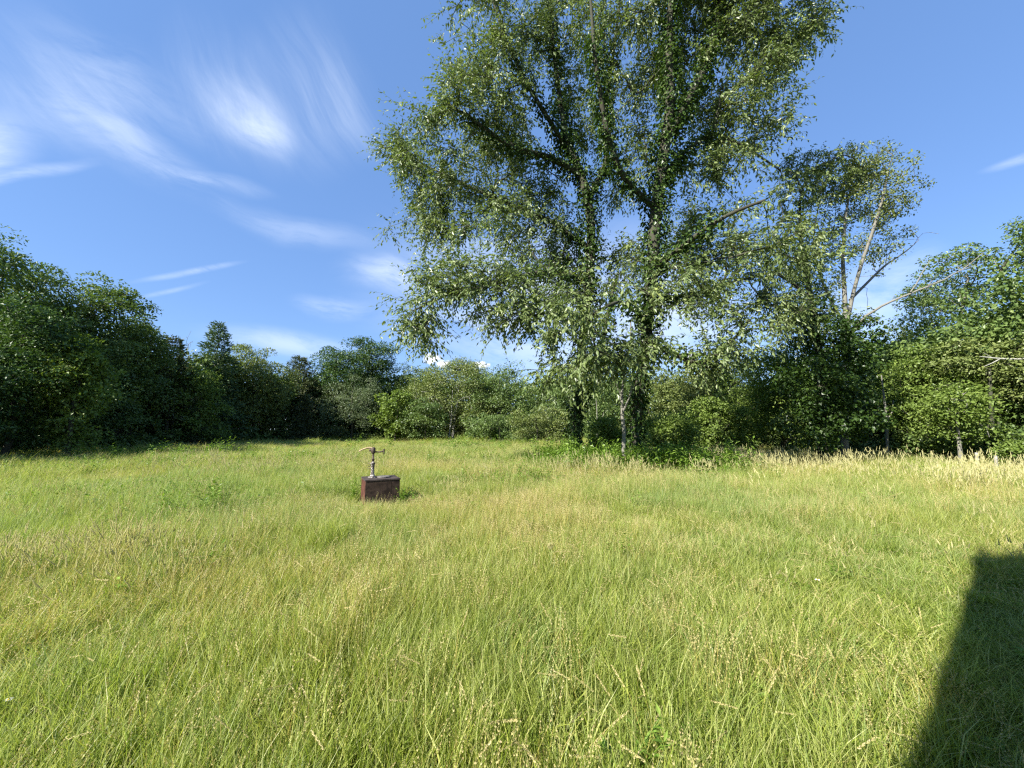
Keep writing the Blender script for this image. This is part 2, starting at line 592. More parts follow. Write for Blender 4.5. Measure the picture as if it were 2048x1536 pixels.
# ------------------------------------------------------------------ trees
def resample(P, step):
    P = np.asarray(P, dtype=float)
    d = np.concatenate([[0], np.cumsum(np.linalg.norm(np.diff(P[:, :3], axis=0), axis=1))])
    n = max(2, int(d[-1] / step) + 1)
    t = np.linspace(0, d[-1], n)
    out = np.stack([np.interp(t, d, P[:, i]) for i in range(P.shape[1])], -1)
    for _ in range(2):                       # round the corners
        out[1:-1] = 0.25 * out[:-2] + 0.5 * out[1:-1] + 0.25 * out[2:]
    return out


def grow(trunks, att, rs, r0=0.012, alpha=0.22, step=0.45, expo=2.25, minz=0.0, jit=0.05, droop=0.0):
    """skeleton: given limbs (x,y,z,r polylines) plus one curved branch to each attractor.
    returns positions, parents, radii, terminal node of each attractor"""
    N = sum(len(t) for t in trunks) + sum(int(40) for _ in att)
    pos = np.zeros((N, 3))
    par = np.full(N, -1)
    pl = np.zeros(N)
    dr = np.zeros((N, 3))
    rad = np.zeros(N)
    n = 0
    for k, t in enumerate(trunks):
        base = -1
        if k > 0:
            d = np.linalg.norm(pos[:n] - t[0, :3], axis=1)
            j = int(np.argmin(d))
            if d[j] < 0.9:
                base = j
        for i, p in enumerate(t):
            pos[n] = p[:3]
            rad[n] = p[3]
            par[n] = base
            if base >= 0:
                v = pos[n] - pos[base]
                L = np.linalg.norm(v)
                pl[n] = pl[base] + L
                dr[n] = v / max(L, 1e-6)
            else:
                dr[n] = (0, 0, 1)
            base = n
            n += 1
    nt_ = n
    dist = np.min(np.linalg.norm(att[:, None, :] - pos[None, :nt_:2, :], axis=2), axis=1)
    order = np.argsort(dist)
    term = np.zeros(len(att), dtype=int)
    for a in order:
        A = att[a]
        v = A - pos[:n]
        d = np.linalg.norm(v, axis=1)
        cosv = np.einsum('ij,ij->i', v, dr[:n]) / np.maximum(d, 1e-6)
        cost = d * (1.35 - 0.35 * cosv) + alpha * pl[:n] + (pos[:n, 2] < minz) * 50.0
        j = int(np.argmin(cost))
        L = d[j]
        k = max(2, min(38, int(L / step) + 1))
        tt = np.linspace(0, 1, k + 1)[1:, None]
        p1 = pos[j] + dr[j] * L * 0.35 + np.array((0, 0, L * (0.12 - droop)))
        P = (1 - tt) ** 2 * pos[j] + 2 * tt * (1 - tt) * p1 + tt ** 2 * A
        P[:-1] += rs.normal(0, jit * min(1.0, L), (k - 1, 3))
        prev = j
        for p in P:
            pos[n] = p
            par[n] = prev
            v1 = p - pos[prev]
            L1 = np.linalg.norm(v1)
            pl[n] = pl[prev] + L1
            dr[n] = v1 / max(L1, 1e-6)
            prev = n
            n += 1
        term[a] = prev
    pos, par, dr, rad = pos[:n], par[:n], dr[:n], rad[:n]
    w = np.zeros(n)
    haschild = np.zeros(n, dtype=bool)
    haschild[par[par >= 0]] = True
    w[~haschild] = r0 ** expo
    for i in range(n - 1, 0, -1):
        if par[i] >= 0:
            w[par[i]] += w[i]
    r = w ** (1 / expo)
    r = np.where(rad > 0, np.maximum(rad, np.minimum(r, rad * 1.3)), r)
    return pos, par, r, term, dr


def skeleton_tubes(g, pos, par, r, sides=6, minr=0.0, mi=0):
    n = len(pos)
    best = np.full(n, -1)
    for i in range(n):
        p = par[i]
        if p >= 0 and (best[p] < 0 or r[i] > r[best[p]]):
            best[p] = i
    start = [i for i in range(n) if par[i] < 0 or best[par[i]] != i]
    for s in start:
        ch = [par[s]] if par[s] >= 0 else []
        i = s
        while i >= 0:
            ch.append(i)
            i = best[i]
        if len(ch) < 2:
            continue
        ch = np.array(ch)
        rr = r[ch].copy()
        if par[s] >= 0:
            rr[0] = min(rr[0], rr[1] * 1.15)
        if rr[0] < minr:
            continue
        sd = sides if rr[0] > 0.05 else (5 if rr[0] > 0.025 else 3)
        if rr.max() > 0.11:
            sd = max(sides, 10)
        g.tube(pos[ch], rr, sd, 0.5, mi)


def lobe_points(rs, lobes, n_per, shell=0.55, clump=2.2, keep=0.5, seed=0):
    """points inside a union of ellipsoids (cx,cy,cz,rx,ry,rz), denser to the outside, thinned by a noise so that gaps open"""
    out = []
    for (cx, cy, cz, rx, ry, rz) in lobes:
        k = int(n_per * (rx * ry * rz) ** (0.55))
        v = unit(rs.normal(size=(k, 3)))
        rr = shell + (1 - shell) * rs.random((k, 1)) ** 0.6
        rr *= (0.75 + 0.4 * rs.random((k, 1)))
        P = np.array((cx, cy, cz)) + v * rr * np.array((rx, ry, rz))
        out.append(P)
    P = np.concatenate(out)
    nz = vnoise(P[:, 0] / clump * 1.0 + P[:, 1] / clump * 0.6 + 31, P[:, 2] / clump * 1.2 - P[:, 1] / clump * 0.5 + 17, seed + 5)
    return P[nz > (1 - keep) * (0.55 + 0.5 * rs.random(len(P)))]


def hanging_twigs(gl, gt, rs, P0, D0, m, k, tl, leaf, wide=0.42, down=0.75, a_lo=0.0, a_hi=1.0, tr=0.004):
    """short drooping twigs at the branch ends, leaves set alternately along them and hanging"""
    n = len(P0)
    T = n * m
    S = np.repeat(P0, m, 0) + rs.normal(0, 0.10, (T, 3))
    D = unit(np.repeat(D0, m, 0) * 0.9 + rs.normal(0, 0.75, (T, 3)) + np.array((0, 0, 0.05)))
    Lg = tl * (0.55 + 0.8 * rs.random(T))
    seg = 4
    pts = np.zeros((T, seg + 1, 3))
    pts[:, 0] = S
    d = D.copy()
    for i in range(seg):
        pts[:, i + 1] = pts[:, i] + d * (Lg / seg)[:, None]
        d = unit(d + np.array((0, 0, -0.30 * down)) + rs.normal(0, 0.10, (T, 3)))
    # twigs as three-sided tubes, all at once
    t0 = unit(np.gradient(pts, axis=1))
    full, tfull = pts, t0
    pts, t0, seg = pts[:, ::2], t0[:, ::2], seg // 2
    bb = unit(np.cross(t0, np.array((0.3, 0.2, 0.93))))
    nn = np.cross(bb, t0)
    ang = np.arange(3) * (2 * math.pi / 3)
    rr = np.linspace(tr, tr * 0.4, seg + 1)[None, :, None, None]
    V = pts[:, :, None, :] + (bb[:, :, None, :] * np.cos(ang)[None, None, :, None] + nn[:, :, None, :] * np.sin(ang)[None, None, :, None]) * rr
    V = V.reshape(-1, 3)
    b0 = (np.arange(T) * (seg + 1) * 3)[:, None, None]
    i = (np.arange(seg) * 3)[None, :, None]
    j = np.arange(3)[None, None, :]
    j2 = (j + 1) % 3
    q0, q1, q2, q3 = b0 + i + j, b0 + i + j2, b0 + i + 3 + j2, b0 + i + 3 + j
    TT = np.concatenate([np.stack([q0, q1, q2], -1).reshape(-1, 3), np.stack([q0, q2, q3], -1).reshape(-1, 3)])
    if gt is not None:
        gt.add(V, TT, 0.5)
    # leaves
    pts, t0, seg = full, tfull, seg * 2
    u = (np.arange(k) + 0.6) / k
    u = np.clip(u[None, :] + rs.normal(0, 0.03, (T, k)), 0.05, 1.0)
    f = u * seg
    i0 = np.minimum(f.astype(int), seg - 1)
    fr = (f - i0)[..., None]
    idx = np.arange(T)[:, None]
    LP = pts[idx, i0] * (1 - fr) + pts[idx, i0 + 1] * fr
    TD = t0[idx, i0]
    side = unit(np.cross(TD, np.array((0, 0, 1.0))) + rs.normal(0, 0.25, TD.shape))
    sg = np.where(np.arange(k) % 2 == 0, 1.0, -1.0)[None, :, None]
    LD = unit(TD * 0.55 + side * sg * 0.6 + np.array((0, 0, -down)) + rs.normal(0, 0.28, TD.shape))
    LN = unit(np.cross(LD, side) * sg + rs.normal(0, 0.5, TD.shape) + np.array((0, 0, 0.4)))
    LL = leaf * (0.65 + 0.6 * rs.random((T, k)))
    aa = np.clip(np.repeat((a_lo + (a_hi - a_lo) * rs.random(n)), m)[:, None] * 0.55 + 0.45 * rs.random((T, k)), 0, 1)
    gl.leaves(LP.reshape(-1, 3), LD.reshape(-1, 3), LN.reshape(-1, 3), LL.ravel(), LL.ravel() * wide, aa.ravel())


def clump_leaves(g, rs, C, n, rad, leaf, wide=0.6, flat=0.6, up=0.8, droop=0.25, dome=0.0):
    """leafy clumps round the points C"""
    k = len(C)
    T = k * n
    v = unit(rs.normal(size=(T, 3)))
    r = rs.random((T, 1)) ** 0.45
    if dome:                                  # leaves on the outside of a cushion, more of them on its top
        v[:, 2] = np.where(rs.random(T) < dome, np.abs(v[:, 2]), v[:, 2])
        r = 0.62 + 0.38 * rs.random((T, 1))
    sc = np.repeat(rad * (0.7 + 0.6 * rs.random(k)), n)[:, None]      # rad and leaf may vary from clump to clump
    off = v * r * sc
    off[:, 2] *= flat
    P = np.repeat(C, n, 0) + off
    out = unit(off + 1e-6)
    D = unit(out * 0.7 + rs.normal(0, 0.55, (T, 3)) + np.array((0, 0, -droop)))
    N = unit(np.array((0, 0, up)) + out * 0.6 + rs.normal(0, 0.45, (T, 3)))
    L = (leaf if np.isscalar(leaf) else np.repeat(leaf, n)) * (0.6 + 0.7 * rs.random(T))
    a = np.clip(np.repeat(rs.random(k), n) * 0.5 + 0.5 * rs.random(T), 0, 1)
    g.leaves(P, D, N, L, L * wide, a)


def finish_tree(name, base, label, gtrunk, gcrown, mbark, mleaf, extra=(), cat='tree', group=None):
    root = empty(name, base, label, cat, group)
    link('trunk', gtrunk.build(name + '_trunk', [mbark], True), root)
    if gcrown is not None:
        link('crown', gcrown.build(name + '_crown', [mleaf]), root)
    for nm, gg, mm in extra:
        link(nm, gg.build(name + '_' + nm, [mm]), root)
    return root


def ivy_on(g, rs, pos, r, n_per_m, spread, leaf, step):
    """vine leaves round limbs: pos (k,3), r (k)"""
    k = len(pos)
    cnt = np.maximum(1, (n_per_m * step * (0.4 + r * 3.0))).astype(int)
    idx = np.repeat(np.arange(k), cnt)
    T = len(idx)
    ang = rs.random(T) * 2 * math.pi
    o = np.stack([np.cos(ang), np.sin(ang), rs.normal(0, 0.25, T)], -1)
    lump = 0.5 + 1.0 * vnoise(pos[idx, 2] * 1.6 + ang * 0.8, pos[idx, 0] * 1.3 + ang * 1.2, 9)
    low = 0.2 + 0.8 * sstep(1.5, 5.5, pos[idx, 2])        # the vine hugs the lower trunk
    dd = (r[idx] + spread * low * lump * rs.random(T) ** 0.7)[:, None]
    P = pos[idx] + o * dd + rs.normal(0, 0.5 * step, (T, 3)) * np.array((0.12, 0.12, 1.0))
    D = unit(o * 0.6 + np.array((0, 0, -0.8)) + rs.normal(0, 0.35, (T, 3)))
    N = unit(o + np.array((0, 0, 0.55)) + rs.normal(0, 0.35, (T, 3)))
    L = leaf * (0.6 + 0.7 * rs.random(T))
    patch = vnoise(P[:, 2] * 0.9 + ang * 0.5, P[:, 0] * 1.1 + ang * 0.7, 12) + 0.25 * rs.random(T) > 0.3      # bare bark shows between
    P, D, N, L = P[patch], D[patch], N[patch], L[patch]
    g.leaves(P, D, N, L, L * 0.8, rs.random(len(P)))


def px_limb(pts, Y0, dY=0.0):
    """limb through photo pixels: (u, v, radius, depth offset)"""
    out = []
    for (u, v, r, *dy) in pts:
        y = Y0 + (dy[0] if dy else 0.0)
        p = pix(u, v, y)
        out.append((p[0], p[1], p[2], r))
    return resample(np.array(out), 0.35)


def px_lobe(u, v, ru, rv, Y, ry=None):
    c = pix(u, v, Y)
    e = pix(u + ru, v, Y)
    t = pix(u, v - rv, Y)
    rx, rz = abs(e[0] - c[0]), abs(t[2] - c[2])
    return (c[0], c[1], c[2], rx, ry or 0.5 * (rx + rz), rz)


# ---- the two great trees in the middle of the meadow
def clear_limbs(att, rs):
    """few sprays grow on the sunny side close to the thick upper limbs, so these stay open"""
    e = np.array((0, 0, EYE))
    keep = np.ones(len(att), dtype=bool)
    da = np.linalg.norm(att - e, axis=1)
    ua = unit(att - e)
    for lb, Y in [(l, 14.0) for l in limbs_right[:2]] + [(l, 16.0) for l in limbs_left[:3]]:
        L = px_limb([q for q in lb if 60 < q[1] < 530] if lb is not limbs_left[2] else lb[:3], Y)
        L = L[L[:, 3] > 0.09][:, :3]
        if len(L) == 0:
            continue
        ul, dl = unit(L - e), np.linalg.norm(L - e, axis=1)
        ang = np.arccos(np.clip(ua @ ul.T, -1, 1))
        j = np.argmin(ang, axis=1)
        keep &= ~((ang[np.arange(len(att)), j] < 0.06) & (da < dl[j] + 0.4) & (rs.random(len(att)) < 0.9))
    return att[keep]


def great_tree(name, label, Y, limbs, lobes, seed, n_per, leafless=()):
    rs = np.random.default_rng(seed)
    L = []
    for lb in limbs:
        L.append(px_limb(lb, Y))
    L[0] = np.vstack([[L[0][0] + np.array((0, 0, -(L[0][0][2] - gz(L[0][0][0], L[0][0][1])) - 0.15, 0.1))], L[0]])
    base = (L[0][0][0], L[0][0][1], float(gz(L[0][0][0], L[0][0][1])))
    lob = [px_lobe(u, v, ru, rv, Y + dy, max(0.9, 0.5 * (ru + rv) * Y / FPX * 0.9)) for (u, v, ru, rv, dy) in lobes]
    att = lobe_points(rs, [(a_, b_, c_, 1.12 * d_, 1.1 * e_, 1.12 * f_) for (a_, b_, c_, d_, e_, f_) in lob], n_per, 0.15, 1.5, 0.53, seed)
    att = clear_limbs(att[att[:, 2] > 1.2], rs)
    pos, par, r, term, dr = grow(L, att, rs, 0.011, 0.16, 0.45, 2.3, 3.0, 0.05, 0.02)
    gt = Geo()
    skeleton_tubes(gt, pos, par, r, 7)
    gtw, gl, gi = Geo(), Geo(), Geo()
    # leaves at the tips and a little way back along the finest branches
    tn = term
    back = par[par[term]]
    P0 = np.concatenate([pos[tn], pos[back]])
    D0 = np.concatenate([dr[tn], dr[back]])
    hanging_twigs(gl, gt, rs, P0, D0, 5, 8, 0.88, 0.168, 0.41, 0.52)
    nt_ = sum(len(t) for t in L)
    big = np.arange(nt_)[r[:nt_] > 0.06]
    ivy_on(gi, rs, pos[big], r[big], 420, 0.30, 0.125, 0.35)
    return finish_tree(name, base, label, gt, gl, M_BARK, M_LEAF_BIG, [('ivy', gi, M_IVY)]), len(att)


limbs_left = [
    [(1150, 897, 0.2), (1152, 800, 0.16), (1165, 680, 0.17), (1180, 560, 0.18), (1183, 440, 0.19), (1165, 350, 0.17), (1135, 295, 0.14), (1120, 200, 0.11, 0.5), (1105, 80, 0.08, 0.9), (1095, -40, 0.05, 1.1)],
    [(1165, 350, 0.13), (1090, 310, 0.12, -0.5), (1030, 300, 0.1, -1.0), (960, 250, 0.07, -1.4), (900, 210, 0.05, -1.6)],
    [(1178, 400, 0.12), (1215, 320, 0.11, 0.3), (1210, 230, 0.09, 0.5), (1225, 120, 0.07, 0.8), (1240, 0, 0.04, 1.0)],
    [(1183, 500, 0.1), (1100, 440, 0.08, 0.6), (1000, 400, 0.07, 1.2), (930, 370, 0.05, 1.6), (850, 330, 0.035, 1.8)],
    [(1182, 560, 0.09), (1090, 540, 0.08, -1.2), (980, 570, 0.06, -2.0), (890, 590, 0.045, -2.4), (830, 620, 0.03, -2.6)],
    [(1170, 640, 0.08), (1110, 620, 0.06, -1.8), (1040, 640, 0.05, -2.8)],
    [(1152, 830, 0.12), (1172, 790, 0.11, -0.1), (1195, 740, 0.1, -0.3), (1210, 660, 0.08, -0.6), (1230, 560, 0.05, -0.9)],
    [(1130, 290, 0.1), (1060, 180, 0.08, -0.8), (1010, 80, 0.06, -1.2), (980, -20, 0.04, -1.4)],
]
limbs_right = [
    [(1272, 925, 0.25), (1272, 830, 0.2), (1290, 700, 0.2), (1303, 560, 0.23), (1312, 420, 0.22), (1330, 290, 0.2), (1342, 200, 0.17), (1338, 100, 0.13), (1342, -20, 0.10), (1350, -130, 0.05)],
    [(1340, 270, 0.16), (1375, 200, 0.15), (1410, 140, 0.13, 0.3), (1430, 60, 0.1, 0.6), (1450, -60, 0.06, 0.8)],
    [(1312, 420, 0.1), (1240, 350, 0.1, -0.8), (1210, 250, 0.09, -1.4), (1190, 120, 0.07, -1.8), (1180, -20, 0.04, -2)],
    [(1300, 690, 0.10), (1345, 705, 0.09, -0.4), (1400, 735, 0.07, -0.8), (1450, 700, 0.05, -1.2), (1500, 640, 0.04, -1.4)],
    [(1318, 370, 0.10), (1370, 300, 0.07, 0.6), (1430, 262, 0.06, 1.0), (1500, 300, 0.05, 1.3), (1560, 340, 0.035, 1.5)],
    [(1305, 540, 0.10), (1380, 480, 0.08, -1.2), (1450, 430, 0.06, -2.0), (1530, 400, 0.04, -2.4)],
    [(1300, 600, 0.09), (1380, 590, 0.07, 1.4), (1480, 560, 0.05, 2.4), (1560, 540, 0.04, 3.0)],
    [(1295, 640, 0.08), (1240, 600, 0.06, -1.6), (1200, 620, 0.05, -2.6)],
]
lobes_right = [
    (1260, 60, 110, 90, 1.2), (1420, 20, 130, 90, 1.0), (1530, 60, 100, 65, 1.0), (1640, 25, 55, 45, 1.2), (1330, -110, 170, 110, 0), (1500, -70, 140, 90, 0.6),
    (1470, 160, 100, 60, 0.4), (1550, 120, 70, 50, 1.0), (1255, 200, 70, 80, 1.6), (1500, 330, 90, 90, 1.3), (1560, 260, 30, 40, 1.4), (1440, 440, 100, 100, 1.0), (1560, 450, 75, 100, -1.8),
    (1480, 560, 110, 90, 2.2), (1245, 480, 70, 90, 2.4), (1220, 630, 110, 70, -3.0), (1380, 590, 110, 85, -1.0), (1530, 610, 70, 60, 2.0), (1290, 690, 90, 50, -2.4), (1410, 380, 80, 70, 1.5),
    (1620, 560, 50, 70, -1.0), (1450, 690, 90, 50, -1.2), (1330, 130, 90, 80, 2.4), (1380, 520, 60, 90, 2.6), (1180, 720, 70, 45, -2.6), (1235, 390, 55, 90, 2.6), (1255, 300, 50, 60, 2.4), (1420, 250, 60, 60, 2.8)]
t_r, na = great_tree('deciduous_tree', 'tall straight ivy-clad tree, the right and larger of the two big meadow trees', 14.0, limbs_right, lobes_right, 21, 21.5)

lobes_left = [
    (845, 320, 85, 85, 1.6), (880, 250, 70, 70, -1.4), (950, 190, 85, 90, -1.6), (960, 80, 80, 80, -1.2), (1060, 40, 90, 90, 0.4), (1030, 190, 75, 75, -1.0), (1120, 120, 90, 90, 1.2),
    (1000, -50, 100, 60, -1), (1130, -80, 120, 80, 1), (870, 440, 75, 75, 1.6), (950, 380, 100, 90, 0.8), (1040, 440, 80, 80, -0.6), (860, 590, 75, 65, -2.4), (840, 650, 50, 40, -2.6), (930, 550, 90, 80, -1.8),
    (1010, 580, 90, 80, -2.4), (1080, 660, 90, 70, -2.8), (1100, 560, 80, 80, 1.6), (1130, 500, 40, 70, 2.2), (1020, 690, 70, 45, -2.4), (1110, 750, 80, 35, -2.6), (1090, 360, 70, 50, 1.8), (800, 300, 40, 40, 1.7),
    (1180, 240, 60, 80, 1.0), (1000, 300, 80, 60, 2.0)]
t_l, na = great_tree('deciduous_tree', 'ivy-clad tree with wide drooping left crown, the left of the two big meadow trees', 16.0, limbs_left, lobes_left, 22, 20)


# ---- the trees of the wood's edge
def wood_tree(u, Y, top_v, hw, mleaf, label, seed, name='broadleaf_tree', base_f=0.18, n_att=170, n_leaf=62, clump=0.62, leaf=0.17, bark=M_BARK,
              sub=11, lean=0.0, trunk_r=None, keep=0.7, flat=0.6, shape=1.0, wide=0.6, bot=1.0):
    """broadleaf tree whose tip stands at photo column u, row top_v, at depth Y; hw: half the crown's width in photo pixels"""
    rs = np.random.default_rng(seed)
    tip = pix(u, top_v, Y)
    x0, z0 = float(tip[0]), float(gz(tip[0], Y))
    H = float(tip[2] - z0)
    rw = hw * Y / FPX
    zb = z0 + H * base_f
    cz, rz = 0.5 * (zb + tip[2]), 0.5 * (tip[2] - zb)
    ctr = np.array((x0, Y, cz))
    lob = []
    for i in range(sub):
        # sub-crowns spread over an egg
        h = -0.85 + 1.65 * (i + 0.5) / sub
        ang = i * 2.4 + rs.random() * 1.2
        prof = math.sqrt(max(0.05, 1 - abs(h) ** (2.4 * shape)))
        if h < 0:
            prof *= bot + (1 - bot) * (1 + h)
        s = 0.36 + 0.16 * rs.random()
        rr = rw * prof * 0.66 * (0.75 + 0.4 * rs.random())
        lob.append((ctr[0] + rr * math.cos(ang), ctr[1] + rr * math.sin(ang), cz + rz * h * 0.80, rw * s * 1.05, rw * s * 1.05, min(rw, rz) * s * (0.95)))
    lob.append((ctr[0] + rw * 0.1 * rs.normal(), ctr[1], tip[2] - rz * 0.26, rw * 0.36, rw * 0.36, rz * 0.26))
    vol = sum((a[3] * a[4] * a[5]) ** 0.55 for a in lob)
    att = lobe_points(rs, lob, n_att / vol, 0.5, 1.5, keep, seed)
    att = att[att[:, 2] > z0 + (0.6 if base_f > 0.005 else 0.1)]
    clump = max(clump * 1.12, 0.25 * rw) if clump > 0.5 else clump
    n_leaf = int(n_leaf * 1.55 * max(1.0, clump / 0.72))
    keep = keep + 0.12
    n_att = int(n_att * (1.1 if Y > 36 else 0.85))
    tr = trunk_r or 0.012 * H + 0.03
    k = 7
    tz = np.linspace(-0.1, 0.82 * H, k)
    off = np.cumsum(rs.normal(0, 0.02 * H, (k, 2)), axis=0)
    off -= off[0]
    L = np.stack([x0 - lean * (1 - tz / H) + off[:, 0], Y + off[:, 1], z0 + tz, np.linspace(tr * 1.15, tr * 0.3, k)], -1)
    pos, par, r, term, dr = grow([resample(L, 0.5)], att, rs, 0.014, 0.2, 0.7, 2.4, zb - 0.1 * H, 0.05)
    gt, gl = Geo(), Geo()
    skeleton_tubes(gt, pos, par, r, 6, 0.012)
    clump_leaves(gl, rs, att, n_leaf, clump, leaf, wide, flat + 0.08, dome=0.7)
    return finish_tree(name, (float(L[0][0]), Y, z0), label, gt, gl, bark, mleaf, group='trees along the edge of the wood')


def conifer(u, Y, top_v, hw, mleaf, label, seed, name='conifer_tree', base_f=0.1, droop=0.25, needle=0.3, power=0.9, dens=1.0, bark=M_BARK):
    rs = np.random.default_rng(seed)
    tip = pix(u, top_v, Y)
    x0, z0 = float(tip[0]), float(gz(tip[0], Y))
    H = float(tip[2] - z0)
    rw = hw * Y / FPX
    gt, gl = Geo(), Geo()
    tz = np.linspace(-0.1, H, 12)
    gt.tube(np.stack([x0 + rs.normal(0, 0.03, 12), Y + rs.normal(0, 0.03, 12), z0 + tz], -1), np.linspace(0.013 * H + 0.02, 0.012, 12), 8)
    z = H * base_f
    P, D, Nn, Ls, A = [], [], [], [], []
    while z < H * 0.985:
        f = (z - H * base_f) / (H * (1 - base_f))
        nb = int(rs.integers(4, 7))
        ph = rs.random() * 6.28
        for b in range(nb):
            an = ph + b * 6.28 / nb + rs.normal(0, 0.2)
            L = rw * ((1 - f) ** power) * (0.7 + 0.45 * rs.random()) + 0.12
            d = np.array((math.cos(an), math.sin(an), 0.12 + 0.55 * f))
            m = max(3, int(L / 0.35))
            t = np.linspace(0, 1, m + 1)[:, None]
            B = np.array((x0, Y, z0 + z)) + d * L * t + np.array((0, 0, 1.0)) * (-(droop) * L * t ** 1.6 + 0.18 * droop * L * t ** 4)
            gt.tube(B, np.linspace(0.018 + 0.006 * L, 0.006, m + 1), 4)
            ns = int(max(4, L * 13 * dens))
            tt = 0.12 + 0.88 * rs.random(ns) ** 0.75
            ii = np.minimum((tt * m).astype(int), m - 1)
            Q = B[ii] + (B[ii + 1] - B[ii]) * (tt * m - ii)[:, None]
            sd = np.array((-math.sin(an), math.cos(an), 0.0))
            sgn = np.where(rs.random(ns) < 0.5, -1.0, 1.0)[:, None]
            spr = (0.12 + 0.30 * L * (1 - tt) + 0.1)[:, None]
            o = sgn * sd * spr * rs.random((ns, 1))
            Q = Q + o + rs.normal(0, 0.05, (ns, 3))
            for _ in range(4):
                P.append(Q + rs.normal(0, 0.07, (ns, 3)))
                D.append(unit(d * 0.7 + sgn * sd * 0.8 * rs.random((ns, 1)) + rs.normal(0, 0.4, (ns, 3)) + np.array((0, 0, -0.1))))
                Nn.append(unit(np.array((0, 0, 1.0)) + rs.normal(0, 0.5, (ns, 3))))
                Ls.append(needle * (0.6 + 0.7 * rs.random(ns)))
                A.append(np.clip(0.25 * tt + 0.75 * rs.random(ns), 0, 1))
        z += (0.32 + 0.25 * (1 - f)) * max(0.7, H / 13.0)
    P, D, Nn, Ls, A = (np.concatenate(q) for q in (P, D, Nn, Ls, A))
    gl.leaves(P, D, Nn, Ls, Ls * 0.30, A)
    return finish_tree(name, (x0, Y, z0), label, gt, gl, bark, mleaf, group='trees along the edge of the wood')


OA, DK, LT, OL, GR = M_LEAF_OAK, M_LEAF_DARK, M_LEAF_LIGHT, M_LEAF_OLIVE, M_LEAF_GREY
wood_tree(-30, 21.5, 468, 150, OA, 'tallest broadleaf tree, cut by the left edge of the photo', 101, n_att=330, clump=0.7, base_f=0.06)
wood_tree(95, 25, 540, 105, OA, 'dark leafy tree just right of the tallest one at the left edge', 102, n_att=240, base_f=0.08)
wood_tree(45, 18.5, 590, 120, DK, 'low-branched tree in front at the left edge of the wood', 103, n_att=290, leaf=0.15, base_f=0.02)
wood_tree(200, 24.5, 558, 105, OA, 'broad layered oak-like tree, second high crown from the left', 104, n_att=290, flat=0.5, base_f=0.06)
wood_tree(165, 19.5, 668, 50, LT, 'slender light-green tree in front of the broad layered oak-like tree', 105, n_att=120, base_f=0.04)
wood_tree(285, 28, 634, 62, OA, 'rounded dark tree stepping down left of the brownish conifer', 106, n_att=200, base_f=0.03)
conifer(345, 31, 676, 75, M_NEEDLE_DK, 'brownish hemlock-like conifer left of the bare dead tree', 107, droop=0.3, power=0.7)
conifer(438, 36, 646, 72, M_NEEDLE, 'blue-green pointed conifer, the sharpest tip on the left skyline', 108, droop=0.15, power=0.85)
wood_tree(405, 32, 735, 45, LT, 'small bright tree below the blue-green pointed conifer', 109, n_att=110, base_f=0.02)
wood_tree(515, 41, 690, 68, OL, 'round olive crown right of the blue-green pointed conifer', 110, n_att=270, leaf=0.19, base_f=0.06)
conifer(600, 48, 716, 55, M_NEEDLE_DK, 'dark pine between the round olive crown and the tall dark oak-like crown', 111, droop=0.1, power=0.6, base_f=0.3)
wood_tree(660, 54, 725, 45, OA, 'narrow tree tucked left of the tall dark oak-like crown', 112, n_att=120, leaf=0.2, base_f=0.03)
wood_tree(722, 53, 678, 78, DK, 'tall dark lobed crown, highest on the skyline left of the two big meadow trees', 113, n_att=320, leaf=0.23, keep=0.62, base_f=0.03)
wood_tree(705, 47, 752, 62, GR, 'grey-green willow-like tree in front of the tall dark lobed crown', 114, n_att=170, leaf=0.18, wide=0.35, base_f=0.02)
conifer(612, 44, 790, 30, M_NEEDLE_DK, 'small dark conifer left of the grey-green willow-like tree', 115, droop=0.2)
wood_tree(812, 54, 734, 58, OA, 'mid-green tree between the tall dark crown and the rounded olive crown', 116, n_att=150, leaf=0.2, base_f=0.03)
wood_tree(795, 45, 778, 36, LT, 'bright big-leaved young tree standing right of the willow-like tree', 117, n_att=90, leaf=0.24, wide=0.8, base_f=0.05)
wood_tree(908, 50, 726, 88, OL, 'wide rounded olive-green crown above two white stems', 118, n_att=290, leaf=0.2, bark=M_BARK_WHITE, trunk_r=0.16, base_f=0.12)
wood_tree(855, 44, 800, 45, OA, 'low dense tree with dark foliage left of the two white stems', 119, n_att=110, leaf=0.2, base_f=0.0)
wood_tree(1000, 47, 738, 75, OA, 'rounded tree behind the hanging lower left crown of the two big meadow trees', 120, n_att=150, leaf=0.19, base_f=0.03)
wood_tree(985, 41, 830, 55, OA, 'low green tree under the hanging left crown', 121, n_att=110, leaf=0.19, base_f=0.02)
wood_tree(1090, 44, 770, 65, OA, 'tree seen just left of the left ivy-clad trunk', 122, n_att=140, leaf=0.19, base_f=0.05)
wood_tree(1215, 38, 760, 65, OA, 'tree of the wood seen between the two ivy-clad trunks', 123, n_att=140, leaf=0.18, base_f=0.05)
wood_tree(1345, 33, 738, 62, OL, 'rounded tree just right of the larger ivy-clad trunk', 124, n_att=160, leaf=0.17, base_f=0.06)
wood_tree(1440, 27, 720, 75, OL, 'olive-green tree under the long low right limb of the two big meadow trees', 125, n_att=200, leaf=0.16, base_f=0.04)
wood_tree(1545, 20.5, 690, 95, LT, 'yellow-green drooping tree left of the dark vine-covered trunk', 126, n_att=240, leaf=0.16, wide=0.42, base_f=0.04)
wood_tree(1350, 24, 830, 60, LT, 'low bright bushy tree at the foot of the larger ivy-clad trunk', 127, n_att=130, leaf=0.16, base_f=0.0)
wood_tree(1800, 27, 655, 85, OL, 'dark tree closing the gap right of the sparse pale-barked tree', 128, n_att=180, leaf=0.16, base_f=0.05)
